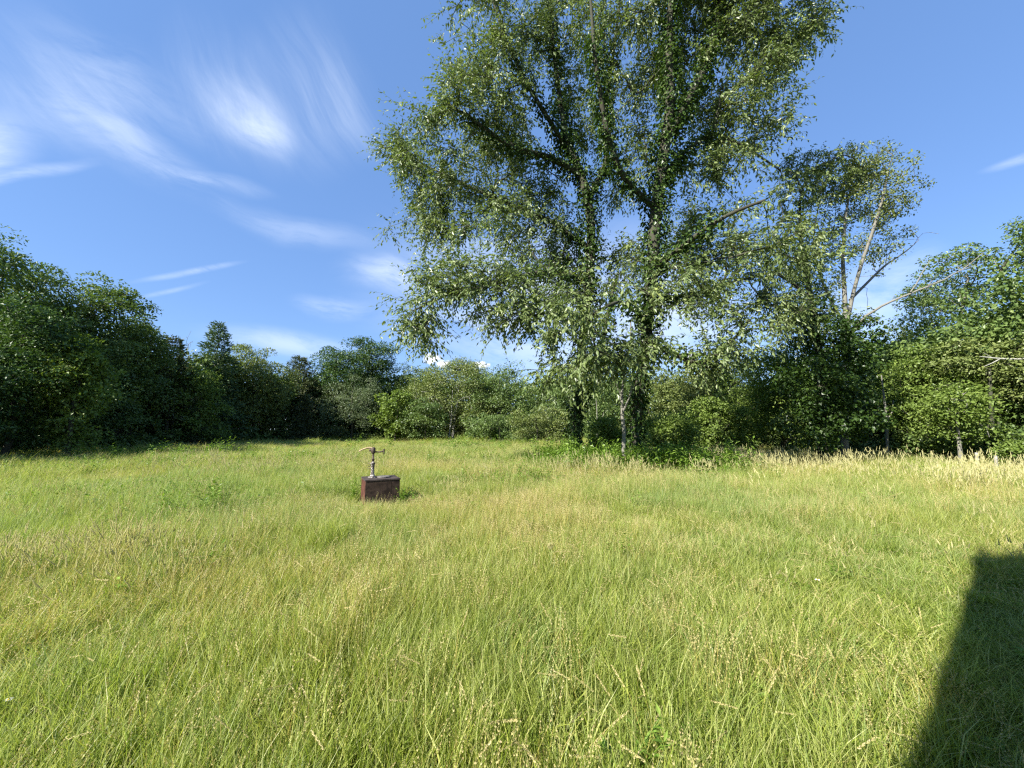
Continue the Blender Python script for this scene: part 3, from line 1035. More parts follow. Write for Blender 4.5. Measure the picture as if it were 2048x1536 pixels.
wood_tree(1905, 23, 484, 105, OA, 'high open oak-like crown right of the long bare branch', 129, n_att=230, leaf=0.15, base_f=0.40, bark=M_BARK_PALE, keep=0.5, flat=0.4)
wood_tree(2075, 20, 415, 95, OA, 'highest crown at the right edge of the photo', 130, n_att=260, leaf=0.15, base_f=0.33, flat=0.4, keep=0.52)
right_tree = wood_tree(1990, 18.2, 655, 125, OL, 'low broad tree with flat layered branches at the right edge', 131, n_att=300, leaf=0.145, base_f=0.22, flat=0.4, clump=0.7)
wood_tree(1840, 19.5, 690, 80, LT, 'yellow-green layered tree left of the small pale trunk on the right', 132, n_att=210, leaf=0.145, base_f=0.06, flat=0.45)
wood_tree(1903, 16.0, 775, 48, LT, 'young tree with a small pale forked trunk near the right edge', 133, n_att=90, leaf=0.13, base_f=0.3, bark=M_BARK_PALE, trunk_r=0.085, flat=0.4, n_leaf=45)
wood_tree(2026, 14.6, 885, 30, LT, 'tiny sapling with a thin stem below the lower right branches', 134, name='sapling', n_att=22, leaf=0.11, base_f=0.5, sub=3, clump=0.3, n_leaf=30, trunk_r=0.035)

wood_tree(1075, 34, 815, 55, OL, 'olive bush-like tree left of the left ivy-clad trunk', 135, name='shrub', n_att=90, leaf=0.14, base_f=-0.12, sub=6, clump=0.5)
wood_tree(1000, 38, 835, 52, OA, 'low round shrub under the tip of the hanging left crown', 136, name='shrub', n_att=70, leaf=0.15, base_f=-0.12, sub=5, clump=0.5)
wood_tree(1212, 18.5, 842, 36, LT, 'bright shrub filling the gap between the two ivy-clad trunks', 137, name='shrub', n_att=70, leaf=0.13, base_f=-0.12, sub=5, clump=0.5)
wood_tree(1342, 16.5, 838, 42, LT, 'light-green shrub right behind the foot of the larger ivy-clad trunk', 138, name='shrub', n_att=90, leaf=0.12, base_f=-0.12, sub=6, clump=0.5)
wood_tree(1425, 19, 800, 60, LT, 'wide light-green shrub in front of the olive-green tree right of the two big trees', 139, name='shrub', n_att=120, leaf=0.13, base_f=-0.12, sub=7, clump=0.5)


# dead tree on the skyline
def dead_tree(u, Y, top_v, label, seed, hw=22):
    rs = np.random.default_rng(seed)
    tip = pix(u, top_v, Y)
    z0 = float(gz(tip[0], Y))
    H = tip[2] - z0
    L = np.stack([np.full(6, tip[0]) + rs.normal(0, 0.1, 6), np.full(6, Y), z0 + np.linspace(-0.1, 0.8 * H, 6), np.linspace(0.16, 0.05, 6)], -1)
    rw = hw * Y / FPX
    att = lobe_points(rs, [(tip[0], Y, tip[2] - 0.22 * H, rw, rw, 0.24 * H)], 34, 0.3, 2.0, 1.0, seed)
    pos, par, r, term, dr = grow([resample(L, 0.4)], att, rs, 0.012, 0.2, 0.5, 2.3, z0 + 0.5 * H)
    gt = Geo()
    skeleton_tubes(gt, pos, par, r, 5)
    return finish_tree('dead_tree', (float(tip[0]), Y, z0), label, gt, None, M_DEAD, None)


dead_tree(382, 42, 668, 'bare grey dead tree standing between the two left conifers', 141)


# ---- slim pale tree right of the two big meadow trees, its vine-covered neighbour and the long bare branch
def pale_tree():
    rs = np.random.default_rng(55)
    Y = 18.0
    limbs = [
        [(1690, 912, 0.2), (1690, 800, 0.17), (1692, 680, 0.15), (1690, 600, 0.13), (1685, 520, 0.1), (1690, 440, 0.08), (1700, 380, 0.05)],
        [(1692, 660, 0.12), (1705, 590, 0.11), (1725, 520, 0.1, -0.3), (1750, 450, 0.07, -0.6), (1770, 380, 0.045, -0.8), (1778, 330, 0.025, -0.8)],
        [(1700, 600, 0.09), (1730, 570, 0.08, 0.3), (1770, 530, 0.06, 0.5), (1810, 505, 0.04, 0.7), (1838, 480, 0.02, 0.8)],
        [(1690, 650, 0.09), (1660, 600, 0.08, 0.2), (1635, 540, 0.06, 0.4), (1625, 470, 0.04, 0.5), (1640, 400, 0.025, 0.5)],
        [(1692, 690, 0.085), (1715, 645, 0.08, -0.5), (1760, 610, 0.07, -0.9), (1812, 592, 0.06, -1.2), (1862, 570, 0.045, -1.4), (1920, 545, 0.03, -1.6), (1965, 505, 0.015, -1.8)],
        [(1822, 586, 0.04, -1.25), (1838, 555, 0.03, -1.3), (1862, 522, 0.015, -1.3)],
    ]
    L = [px_limb([(q_[0], q_[1], q_[2] * 0.72, *q_[3:]) for q_ in l], Y) for l in limbs]
    z0 = float(gz(L[0][0][0], Y))
    L[0] = np.vstack([[L[0][0][0], L[0][0][1], z0 - 0.1, 0.16], L[0]])
    lobes = [(1690, 370, 45, 60, 0), (1775, 370, 40, 55, -0.8), (1780, 460, 50, 50, 0.2), (1730, 440, 60, 60, 0.6), (1640, 400, 40, 60, 0.5), (1650, 500, 50, 50, 0.4), (1810, 480, 35, 30, 0.7),
             (1720, 340, 45, 40, 0.4), (1640, 570, 40, 40, 0.4), (1745, 520, 40, 30, 0.4)]
    lob = [px_lobe(u, v, a, b, Y + dy) for (u, v, a, b, dy) in lobes]
    att = lobe_points(rs, [(a_, b_, c_, 1.25 * d_, 1.2 * e_, 1.2 * f_) for (a_, b_, c_, d_, e_, f_) in lob], 40, 0.2, 1.1, 0.55, 5)
    bare = np.concatenate([l[4::2, :3] for l in L[:4]])
    bare = bare[bare[:, 2] > 5.0] + rs.normal(0, 0.55, (int((bare[:, 2] > 5.0).sum()), 3)) + np.array((0, 0, 0.3))
    n_leafy = len(att)
    pos, par, r, term, dr = grow(L[:4], np.vstack([att, bare]), rs, 0.009, 0.15, 0.4, 2.3, 5.0, 0.09)
    gt, gl = Geo(), Geo()
    skeleton_tubes(gt, pos, par, r, 7)
    twig = rs.random(len(att)) < 0.82                 # the rest stay bare twigs
    clump_leaves(gl, rs, att[twig], 36, 0.33, 0.125, 0.5, 0.8)
    root = finish_tree('deciduous_tree', (float(L[0][0][0]), Y, z0), 'slim sparse tree with pale bark right of the two big meadow trees', gt, gl, M_BARK_PALE, OL)
    gb = Geo()
    for l in L[4:]:
        gb.tube(l[:, :3] + rs.normal(0, 0.02, (len(l), 3)), l[:, 3], 7)
    for i in range(9):
        j = int(len(L[4]) * (0.35 + 0.6 * rs.random()))
        p = L[4][min(j, len(L[4]) - 1), :3]
        e = p + np.array((0.35, -0.1, 0.25)) * (0.6 + rs.random()) + rs.normal(0, 0.2, 3)
        gb.tube([p, (p + e) / 2 + rs.normal(0, 0.05, 3), e], [0.014, 0.01, 0.004], 4)
    bb = link('bare_branch', gb.build('bare_branch', [M_DEAD], True), root)
    bb['label'] = 'long leafless branch reaching up to the right'


pale_tree()


def vine_tree():
    rs = np.random.default_rng(56)
    Y = 17.0
    limbs = [[(1648, 912, 0.2), (1648, 820, 0.18), (1640, 720, 0.16), (1625, 620, 0.13), (1612, 540, 0.1), (1600, 470, 0.06), (1600, 400, 0.03)],
             [(1622, 600, 0.07), (1580, 560, 0.06, -0.3), (1545, 545, 0.04, -0.5)],
             [(1640, 720, 0.08), (1690, 680, 0.07, 0.4), (1730, 640, 0.04, 0.6)]]
    L = [px_limb(l, Y) for l in limbs]
    z0 = float(gz(L[0][0][0], Y))
    L[0] = np.vstack([[L[0][0][0], L[0][0][1], z0 - 0.1, 0.22], L[0]])
    lob = [px_lobe(u, v, a, b, Y + dy) for (u, v, a, b, dy) in ((1600, 400, 50, 60, 0), (1580, 500, 60, 60, 0), (1620, 330, 55, 40, 0.4), (1680, 340, 60, 35, 0.6), (1560, 580, 50, 50, -0.4), (1600, 650, 50, 40, -0.5))]
    att = lobe_points(rs, lob, 30, 0.4, 1.3, 0.7, 6)
    pos, par, r, term, dr = grow(L, att, rs, 0.010, 0.15, 0.4, 2.3, 5.0)
    gt, gl, gi = Geo(), Geo(), Geo()
    skeleton_tubes(gt, pos, par, r, 7)
    hanging_twigs(gl, gt, rs, pos[term], dr[term], 5, 10, 0.6, 0.15, 0.42, 0.8)
    vines = [px_lobe(u, v, a, b, Y + dy) for (u, v, a, b, dy) in ((1650, 680, 70, 50, -0.3), (1690, 730, 60, 60, 0.3), (1640, 770, 80, 60, -0.6), (1690, 820, 70, 55, -0.4), (1625, 850, 70, 45, -0.5), (1720, 670, 40, 40, 0.5), (1630, 640, 35, 45, 0))]
    C = lobe_points(rs, vines, 42, 0.5, 1.2, 0.75, 7)
    clump_leaves(gi, rs, C, 46, 0.4, 0.13, 0.75, 0.7, 0.7, 0.5)
    pts = L[0]
    ivy_on(gi, rs, pts[:, :3], pts[:, 3], 260, 0.3, 0.12, 0.35)
    finish_tree('deciduous_tree', (float(L[0][0][0]), Y, z0), 'trunk smothered in dark leafy vine, left of the slim pale-barked tree', gt, gl, M_BARK, M_LEAF_BIG, [('ivy', gi, M_IVY)])


vine_tree()

# pale dead snag at the foot of the two big meadow trees
g = Geo()
rs = np.random.default_rng(61)
for lb in ([(1250, 925, 0.12), (1244, 860, 0.10), (1243, 800, 0.085), (1250, 740, 0.07, 0.2), (1262, 690, 0.05, 0.3), (1262, 640, 0.03, 0.3)],
           [(1244, 830, 0.06), (1262, 800, 0.05, -0.2), (1266, 740, 0.04, -0.2), (1262, 690, 0.02, -0.3)],
           [(1243, 790, 0.04), (1225, 745, 0.03, 0.2), (1205, 700, 0.012, 0.3)]):
    l = px_limb(lb, 13.2)
    g.tube(l[:, :3] + rs.normal(0, 0.02, (len(l), 3)), l[:, 3] * 0.62, 8)
p0 = pix(1250, 930, 13.2)
snag = empty('dead_tree', (p0[0], p0[1], 0), 'pale barkless dead stem beside the larger ivy-clad trunk', 'tree')
link('trunk', g.build('snag_trunk', [M_BARK_PALE], True), snag)
# white stems of the birch-like tree and others in the shade of the wood
for (u1, v1, u2, v2, Y, rad, lab) in ((905, 800, 897, 880, 48.5, 0.13, 'white leaning stem below the wide rounded olive crown'),
                                      (1193, 830, 1192, 890, 30.0, 0.06, 'thin pale stem between the two ivy-clad trunks'),
                                      (1768, 800, 1772, 905, 19.0, 0.07, 'thin grey stem left of the small pale forked trunk')):
    a_, b_ = pix(u1, v1, Y), pix(u2, v2, Y)
    b_[2] = gz(b_[0], Y) - 0.1
    a_[2] += 1.2
    st = empty('bare_stem', (b_[0], b_[1], 0), lab, 'tree')
    g = Geo()
    mid = (a_ + b_) / 2 + np.array((0.12, 0, 0))
    l = resample(np.array([(*b_, rad), (*mid, rad * 0.8), (*a_, rad * 0.35)]), 0.4)
    g.tube(l[:, :3], l[:, 3], 7)
    e = mid + np.array((0.5, 0.1, 1.0))
    g.tube([mid, (mid + e) / 2 + np.array((0.1, 0, -0.05)), e], [rad * 0.5, rad * 0.4, 0.012], 5)
    link('trunk', g.build('stem', [M_BARK_WHITE if Y > 40 else M_BARK_PALE], True), st)
# dead branch hanging from the right-hand tree
g = Geo()
for lb in ([(2075, 716, 0.05), (2030, 720, 0.045), (1990, 717, 0.035), (1960, 713, 0.018)], [(2000, 718, 0.022), (1985, 728, 0.016), (1968, 733, 0.008)], [(1985, 716, 0.015), (1968, 706, 0.007)]):
    l = px_limb(lb, 16.2)
    g.tube(l[:, :3], l[:, 3], 6)
p0 = pix(2075, 716, 16.2)
db = link('dead_branch', g.build('dead_branch', [M_BARK_WHITE], True), right_tree)
db['label'] = 'bleached leafless branch held out level'

# ---- the wood behind the front row, and its undergrowth: one mass each
rs = np.random.default_rng(71)


def edge_points(n, back0, back1, u0=-900, u1=2800):
    """points along the wood's edge, back0..back1 metres behind it"""
    u = np.interp(rs.random(n), [0, 0.08, 0.92, 1], [u0, -120, 2170, u1])
    Yb = np.interp(u, EDGE[:, 0], EDGE[:, 1])
    P = np.stack([(u - 1024) / FPX * Yb, Yb], -1)
    rad = unit(P) * 0.55 + np.array((0, 0.45))
    bk = back0 + (back1 - back0) * rs.random((n, 1))
    return P + rad * bk, u


tops = np.array([(-900, 620), (-60, 600), (120, 640), (260, 690), (420, 722), (560, 748), (700, 742), (900, 742), (1100, 752), (1300, 748), (1500, 742), (1650, 735), (1800, 700), (1950, 650), (2100, 610), (2900, 560)], dtype=float)
C, u = edge_points(5600, 2.6, 9.0)
tz = np.array([pix(uu, np.interp(uu, tops[:, 0], tops[:, 1]), yy)[2] for uu, yy in zip(np.clip(u, -60, 2100), C[:, 1])])
tz = np.where(u < -60, 8.0, np.where(u > 2110, 9.5, tz))
hz_ = 0.2 + (tz - 0.6) * rs.random(len(C)) * (0.75 + 0.3 * vnoise(C[:, 0] / 3.0, C[:, 1] / 3.0, 2))
C3 = np.concatenate([C, hz_[:, None]], 1)
gl = Geo()
dsc = np.clip(np.hypot(C[:, 0], C[:, 1]) / 26.0, 0.8, 2.2)
clump_leaves(gl, rs, C3, 46, 0.78 * dsc, 0.19 * dsc, 0.65, 0.7)
wd = link('woodland', gl.build('woodland', [M_LEAF_OAK]))
wd['kind'] = 'stuff'
wd['label'] = 'dense dark foliage of the wood behind its front trees'
wd['category'] = 'wood'
gl = Geo()
C, u = edge_points(2600, -0.6, 1.6)
hh = 0.1 + 1.5 * rs.random(len(C)) ** 1.6 * (0.3 + 1.1 * vnoise(C[:, 0] / 1.6, C[:, 1] / 1.6, 8))
C3 = np.concatenate([C, (gz(C[:, 0], C[:, 1]) + hh)[:, None]], 1)
dsc = np.clip(np.hypot(C[:, 0], C[:, 1]) / 20.0, 0.8, 2.6)
clump_leaves(gl, rs, C3, 30, 0.34 * dsc, 0.14 * dsc, 0.6, 0.7)
ug = link('undergrowth', gl.build('undergrowth', [M_LEAF_OAK]))
ug['kind'] = 'stuff'
ug['label'] = 'low leafy undergrowth along the foot of the wood'
ug['category'] = 'undergrowth'
# bare stems standing in the shade of the wood, too many and too dim to tell apart
gt = Geo()
C, u = edge_points(230, 0.8, 7.0, -300, 2300)
for (x, y) in C:
    z0 = float(gz(x, y))
    h = 2.5 + 2.0 * rs.random()
    r0 = 0.05 + 0.09 * rs.random()
    dx, dy = rs.normal(0, 0.35, 2)
    gt.tube([(x, y, z0 - 0.1), (x + dx * 0.3, y + dy * 0.3, z0 + h * 0.4), (x + dx, y + dy, z0 + h)], [r0, r0 * 0.8, r0 * 0.4], 6)
st = link('woodland_stems', gt.build('woodland_stems', [M_BARK], True))
st['kind'] = 'stuff'
st['label'] = 'dim bare stems standing inside the dark wood'
st['category'] = 'wood'

# ------------------------------------------------------------------ meadow
GREENS = ((0.11, 0.165, 0.016), (0.235, 0.295, 0.042), (0.44, 0.455, 0.12))
STRAW = ((0.4, 0.34, 0.09), (0.54, 0.48, 0.2))
M_GRASS = grass_mat('grass_blades', GREENS, STRAW)
M_STALK = grass_mat('grass_stalks', ((0.2, 0.27, 0.05), (0.3, 0.35, 0.09), (0.44, 0.45, 0.18)), STRAW)
M_TUSSOCK = grass_mat('grass_tussock', ((0.13, 0.2, 0.045), (0.19, 0.26, 0.06), (0.28, 0.34, 0.1)), STRAW)
M_STEM = grass_mat('grass_stems', ((0.25, 0.27, 0.04), (0.32, 0.32, 0.06), (0.4, 0.37, 0.1)), ((0.42, 0.3, 0.09), (0.5, 0.43, 0.16)), 0.25, True)
M_HEAD = grass_mat('seed_heads', ((0.33, 0.35, 0.1), (0.4, 0.39, 0.14), (0.46, 0.43, 0.2)), ((0.4, 0.3, 0.14), (0.48, 0.42, 0.22)), 0.3, True)
M_PALE = leaf_mat('pale_seed_heads', (0.42, 0.4, 0.17), (0.52, 0.49, 0.25), (0.6, 0.57, 0.33), 0.4, 0.6, 0.2, (1.1, 1.1, 0.9))


def blades(g, rs, n, rad, h0, h1, w, bend, mi=0, seg=3, splay=0.25, P=None):
    """curved tapering grass blades"""
    ang = rs.random(n) * 2 * math.pi
    rr = rad * np.sqrt(rs.random(n))
    B = np.stack([rr * np.cos(ang), rr * np.sin(ang), np.full(n, -0.02)], -1) if P is None else P
    H = h0 + (h1 - h0) * rs.random(n)
    az = rs.random(n) * 2 * math.pi
    dirh = np.stack([np.cos(az), np.sin(az), np.zeros(n)], -1)
    side = np.stack([-np.sin(az), np.cos(az), np.zeros(n)], -1)
    tw = rs.normal(0, 0.9, n)[:, None]
    side = unit(side * np.cos(tw) + dirh * np.sin(tw))
    th0 = np.abs(rs.normal(0, splay, n))
    dth = bend * (0.3 + rs.random(n)) / seg
    pts = [B]
    th = th0.copy()
    for i in range(seg):
        st_ = (H / seg)[:, None]
        pts.append(pts[-1] + st_ * (dirh * np.sin(th)[:, None] + np.array((0, 0, 1.0)) * np.cos(th)[:, None]))
        th = th + dth * (1 + i * 0.7)
    ww = w * (0.6 + 0.8 * rs.random(n))[:, None]
    prof = [0.8, 1.0, 0.75, 0.5, 0.35]
    V = []
    for i in range(seg):
        V += [pts[i] - side * ww * 0.5 * prof[i], pts[i] + side * ww * 0.5 * prof[i]]
    V.append(pts[seg])
    k = 2 * seg + 1
    V = np.stack(V, 1).reshape(-1, 3)
    T = []
    for i in range(seg - 1):
        T += [(2 * i, 2 * i + 1, 2 * i + 3), (2 * i, 2 * i + 3, 2 * i + 2)]
    T.append((2 * seg - 2, 2 * seg - 1, 2 * seg))
    T = (np.arange(n)[:, None, None] * k + np.array(T)[None]).reshape(-1, 3)
    g.add(V, T, np.repeat(rs.random(n), k), mi)
    return np.stack(pts, 1), th


def spikes(g, rs, P, D, L, w, mi, rows=3, per=7, spread=0.5):
    """seed heads: little pointed spikelets set round a spike"""
    n = len(P)
    S = unit(np.cross(D, np.array((0.21, 0.33, 0.9))))
    B2 = np.cross(D, S)
    for j in range(per):
        t = (j + 0.3) / per
        for r_ in range(rows):
            an = r_ * 2 * math.pi / rows + j * 1.3 + rs.random(n) * 0.6
            o = S * np.cos(an)[:, None] + B2 * np.sin(an)[:, None]
            q = P + D * (L * t)[:, None]
            ll = w * (0.8 + 0.5 * rs.random(n)) * (1.15 - 0.5 * t)
            g.leaves(q, unit(D + o * spread), unit(np.cross(D, o)), ll, ll * 0.34, rs.random(n), mi)


lib = {}


def tuft_kind(kind, makers):
    c = bpy.data.collections.new('tufts_' + kind)
    for i, (me) in enumerate(makers):
        o = bpy.data.objects.new('tuft_%s_%02d' % (kind, i), me)
        c.objects.link(o)
    lib[kind] = c


def mk_fine(seed):
    rs = np.random.default_rng(seed)
    g = Geo()
    blades(g, rs, 1500, 0.34, 0.13, 0.37, 0.0066, 0.8, 0, 3, 0.22)
    blades(g, rs, 700, 0.34, 0.05, 0.16, 0.006, 1.4, 0, 2, 0.6)
    blades(g, rs, 260, 0.34, 0.28, 0.52, 0.0036, 0.6, 1, 3, 0.16)
    return g.build('fine_grass', [M_GRASS, M_STALK])


def mk_wiry(seed):
    """thin upright stems with small open heads"""
    rs = np.random.default_rng(seed)
    g = Geo()
    pts, th = blades(g, rs, 26, 0.16, 0.3, 0.52, 0.0022, 0.45, 0, 3, 0.14)
    D = unit(pts[:, 3] - pts[:, 2])
    spikes(g, rs, pts[:, 3] - D * 0.06, D, np.full(26, 0.085), 0.0105, 1, 2, 7, 0.4)
    blades(g, rs, 30, 0.14, 0.12, 0.3, 0.0032, 0.7, 2, 3, 0.2)
    return g.build('wiry_grass', [M_STEM, M_HEAD, M_GRASS])


def mk_nod(seed):
    """arching stems with nodding heads"""
    rs = np.random.default_rng(seed)
    g = Geo()
    n = 4
    pts, th = blades(g, rs, n, 0.12, 0.42, 0.62, 0.0028, 1.5, 0, 4, 0.18)
    for i in range(1, 5):
        f = i / 5.0
        a = pts[:, 3] + (pts[:, 4] - pts[:, 3]) * f
        D = unit(pts[:, 4] - pts[:, 3])
        spikes(g, rs, a, D, np.full(n, 0.03), 0.0125, 1, 3, 3, 0.4)
    blades(g, rs, 25, 0.12, 0.12, 0.3, 0.004, 0.8, 2, 3, 0.3)
    return g.build('nodding_grass', [M_STEM, M_HEAD, M_GRASS])


def mk_fox(seed):
    """stiff stems with dense pale heads"""
    rs = np.random.default_rng(seed)
    g = Geo()
    n = 9
    pts, th = blades(g, rs, n, 0.2, 0.42, 0.66, 0.003, 0.35, 0, 3, 0.16)
    D = unit(pts[:, 3] - pts[:, 2])
    spikes(g, rs, pts[:, 3] - D * 0.03, D, np.full(n, 0.10), 0.021, 1, 5, 8, 0.28)
    blades(g, rs, 35, 0.18, 0.2, 0.42, 0.005, 0.7, 2, 3, 0.25)
    return g.build('foxtail_grass', [M_STEM, M_PALE, M_TUSSOCK])


def mk_tus(seed):
    rs = np.random.default_rng(seed)
    g = Geo()
    blades(g, rs, 110, 0.11, 0.28, 0.6, 0.0075, 1.5, 0, 4, 0.28)
    return g.build('tussock', [M_TUSSOCK])


def mk_forb(seed, h=0.5, leaf=0.09):
    """leafy stemmed weed"""
    rs = np.random.default_rng(seed)
    g = Geo()
    n = 7
    pts, th = blades(g, rs, n, 0.1, h * 0.6, h, 0.005, 0.35, 1, 4, 0.2)
    for i in range(1, 5):
        for k in range(4):
            an = rs.random(n) * 6.28
            o = np.stack([np.cos(an), np.sin(an), 0.25 + 0.3 * rs.random(n)], -1)
            f = rs.random((n, 1))
            q = pts[:, i - 1] * (1 - f) + pts[:, i] * f
            L = leaf * (0.6 + 0.7 * rs.random(n)) * (1.2 - 0.12 * i)
            g.leaves(q, o, np.array((0, 0, 1.0)) + rs.normal(0, 0.25, (n, 3)), L, L * 0.38, rs.random(n), 0)
    return g.build('leafy_weed', [M_WEED, M_WEED])


def mk_clover(seed):
    rs = np.random.default_rng(seed)
    g = Geo()
    n = 40
    an = rs.random(n) * 6.28
    rr = 0.16 * np.sqrt(rs.random(n))
    P = np.stack([rr * np.cos(an), rr * np.sin(an), 0.07 + 0.1 * rs.random(n)], -1)
    for k in range(3):
        a2 = an + k * 2.09
        D = np.stack([np.cos(a2), np.sin(a2), np.full(n, 0.1)], -1)
        L = 0.022 + 0.012 * rs.random(n)
        g.leaves(P, D, np.array((0, 0, 1.0)) + rs.normal(0, 0.2, (n, 3)), L, L * 0.9, rs.random(n), 0)
    blades(g, rs, 30, 0.15, 0.1, 0.24, 0.004, 0.9, 1, 3, 0.4)
    return g.build('clover', [M_WEED, M_GRASS])


tuft_kind('fine', [mk_fine(200 + i) for i in range(6)])
tuft_kind('wiry', [mk_wiry(220 + i) for i in range(5)])
tuft_kind('nod', [mk_nod(240 + i) for i in range(5)])
tuft_kind('fox', [mk_fox(260 + i) for i in range(5)])
tuft_kind('tus', [mk_tus(280 + i) for i in range(4)])
tuft_kind('forb', [mk_forb(300 + i) for i in range(5)])
tuft_kind('clover', [mk_clover(320 + i) for i in range(4)])


def scatter(name, kind, P, scl, dry, hue, label, cat, tilt=0.12, lean=(0.10, 0.06)):
    """one object that sets a tuft at each point"""
    n = len(P)
    me = bpy.data.meshes.new(name)
    me.vertices.add(n)
    V = np.stack([P[:, 0], P[:, 1], gz(P[:, 0], P[:, 1])], -1).astype(np.float32)
    me.vertices.foreach_set('co', V.ravel())

    def at(nm, typ, arr):
        a = me.attributes.new(nm, typ, 'POINT')
        a.data.foreach_set({'FLOAT': 'value', 'INT': 'value', 'FLOAT_VECTOR': 'vector'}[typ], np.ascontiguousarray(arr).ravel())
    rot = np.stack([rng.normal(lean[1], tilt, n), rng.normal(lean[0], tilt, n), rng.random(n) * 6.283], -1).astype(np.float32)
    at('rot', 'FLOAT_VECTOR', rot)
    at('scl', 'FLOAT_VECTOR', scl.astype(np.float32))
    at('dry', 'FLOAT', np.clip(dry, 0, 1).astype(np.float32))
    at('hue', 'FLOAT', np.clip(hue, 0, 1).astype(np.float32))
    at('pick', 'INT', rng.integers(0, len(lib[kind].objects), n).astype(np.int32))
    o = link(name, me)
    ng = bpy.data.node_groups.new('set_' + kind, 'GeometryNodeTree')
    ng.interface.new_socket('Geometry', in_out='INPUT', socket_type='NodeSocketGeometry')
    ng.interface.new_socket('Geometry', in_out='OUTPUT', socket_type='NodeSocketGeometry')
    gi, go = ng.nodes.new('NodeGroupInput'), ng.nodes.new('NodeGroupOutput')
    ci = ng.nodes.new('GeometryNodeCollectionInfo')
    ci.inputs['Collection'].default_value = lib[kind]
    ci.inputs['Separate Children'].default_value = True
    ci.inputs['Reset Children'].default_value = True
    ip = ng.nodes.new('GeometryNodeInstanceOnPoints')
    ip.inputs['Pick Instance'].default_value = True

    def na(nm, typ):
        a = ng.nodes.new('GeometryNodeInputNamedAttribute')
        a.data_type = typ
        a.inputs['Name'].default_value = nm
        return a.outputs['Attribute']
    er = ng.nodes.new('FunctionNodeEulerToRotation')
    ng.links.new(na('rot', 'FLOAT_VECTOR'), er.inputs[0])
    ng.links.new(er.outputs[0], ip.inputs['Rotation'])
    ng.links.new(na('scl', 'FLOAT_VECTOR'), ip.inputs['Scale'])
    ng.links.new(na('pick', 'INT'), ip.inputs['Instance Index'])
    ng.links.new(gi.outputs[0], ip.inputs['Points'])
    ng.links.new(ci.outputs[0], ip.inputs['Instance'])
    ng.links.new(ip.outputs[0], go.inputs[0])
    md = o.modifiers.new('tufts', 'NODES')
    md.node_group = ng
    o['kind'] = 'stuff'
    o['label'] = label
    o['category'] = cat
    return o


def field_points(k0, dmax=62.0, fall=5.0, seed=1, dmin=0.9):
    """points over the meadow, k0 per square metre up to `fall` metres, thinning with distance"""
    rs = np.random.default_rng(seed)
    d = np.concatenate([np.arange(dmin, dmax, 0.02)])
    dens = k0 * np.minimum(1.0, fall / d) * d
    A = 2 * R(64)
    cdf = np.cumsum(dens) * 0.02 * A
    n = int(cdf[-1])
    dd = np.interp(rs.random(n) * cdf[-1], cdf, d)
    az = (rs.random(n) - 0.5) * A
    P = np.stack([dd * np.sin(az), dd * np.cos(az)], -1)
    P = P[P[:, 1] > 0.3]
    lim = edge_y(P[:, 0] / P[:, 1])
    P = P[P[:, 1] < lim + 1.2]
    return P


BOX = np.array(pix(759, 1010, 8.5)[:2])


def off_box(P, m=0.52):
    return P[np.hypot(P[:, 0] - BOX[0], P[:, 1] - BOX[1]) > m]


def fields(P):
    """what grows where: dry, hue, height"""
    x, y = P[:, 0], P[:, 1]
    d = np.hypot(x, y)
    n1 = vnoise(x / 1.9 + 40, y / 1.9 + 11, 21)
    n2 = vnoise(x / 0.6 + 4, y / 0.6 + 1, 22)
    n3 = vnoise(x / 6.5 + 9, y / 6.5 + 3, 23)
    dry = 0.04 + 0.38 * sstep(0.38, 0.85, 0.55 * n1 + 0.2 * n2 + 0.35 * n3)
    hue = 0.38 * sstep(0.45, 0.85, vnoise(x / 1.3 + 70, y / 1.3 + 7, 24) * 0.6 + vnoise(x / 4.0, y / 4.0, 25) * 0.5)
    h = (0.84 + 0.4 * sstep(3, 11, d)) * (0.62 + 0.45 * vnoise(x / 1.1, y / 1.1, 26) + 0.35 * vnoise(x / 0.42, y / 0.42, 27))
    h *= 0.55 + 0.45 * sstep(0.6, 1.9, np.hypot(x - BOX[0], y - BOX[1]))
    lawn = sstep(1.0, 3.5, x) * (1 - sstep(4.0, 8.0, y))
    h *= 1 - 0.42 * lawn
    dry *= 1 - 0.6 * lawn
    return dry, hue, h


def far_w(P):
    return 1.0 + np.clip(np.hypot(P[:, 0], P[:, 1]) - 8.0, 0, 25) / 30.0


def put(name, kind, P, label, cat, k=1.0, dry_add=0.0, tilt=0.12, hk=1.0, rs=np.random.default_rng(5)):
    dry, hue, h = fields(P)
    w = far_w(P) * (0.85 + 0.3 * rs.random(len(P)))
    sc = np.stack([w * k, w * k, h * hk * (0.85 + 0.35 * rs.random(len(P)))], -1)
    return scatter(name, kind, P, sc, dry + dry_add, hue, label, cat, tilt)




def tiles(c0, d0, seed, dmin=0.6, dmax=62.0, half=R(66)):
    """jittered rings of tiles whose spacing grows with distance; returns points and spacing"""
    rs = np.random.default_rng(seed)
    P, S = [], []
    d = dmin
    while d < dmax:
        c = c0 * max(1.0, d / d0)
        n = max(3, int(2 * half * d / c))
        az = -half + 2 * half * (np.arange(n) + rs.random(n)) / n
        dd = d + c * (rs.random(n) - 0.5)
        P.append(np.stack([dd * np.sin(az), dd * np.cos(az)], -1))
        S.append(np.full(n, c))
        d += c
    P, S = np.concatenate(P), np.concatenate(S)
    ok = (P[:, 1] > 0.2) & (P[:, 1] < edge_y(P[:, 0] / np.maximum(P[:, 1], 0.1)) + 1.2) & (np.hypot(P[:, 0] - BOX[0], P[:, 1] - BOX[1]) > 0.6)
    return P[ok], S[ok]


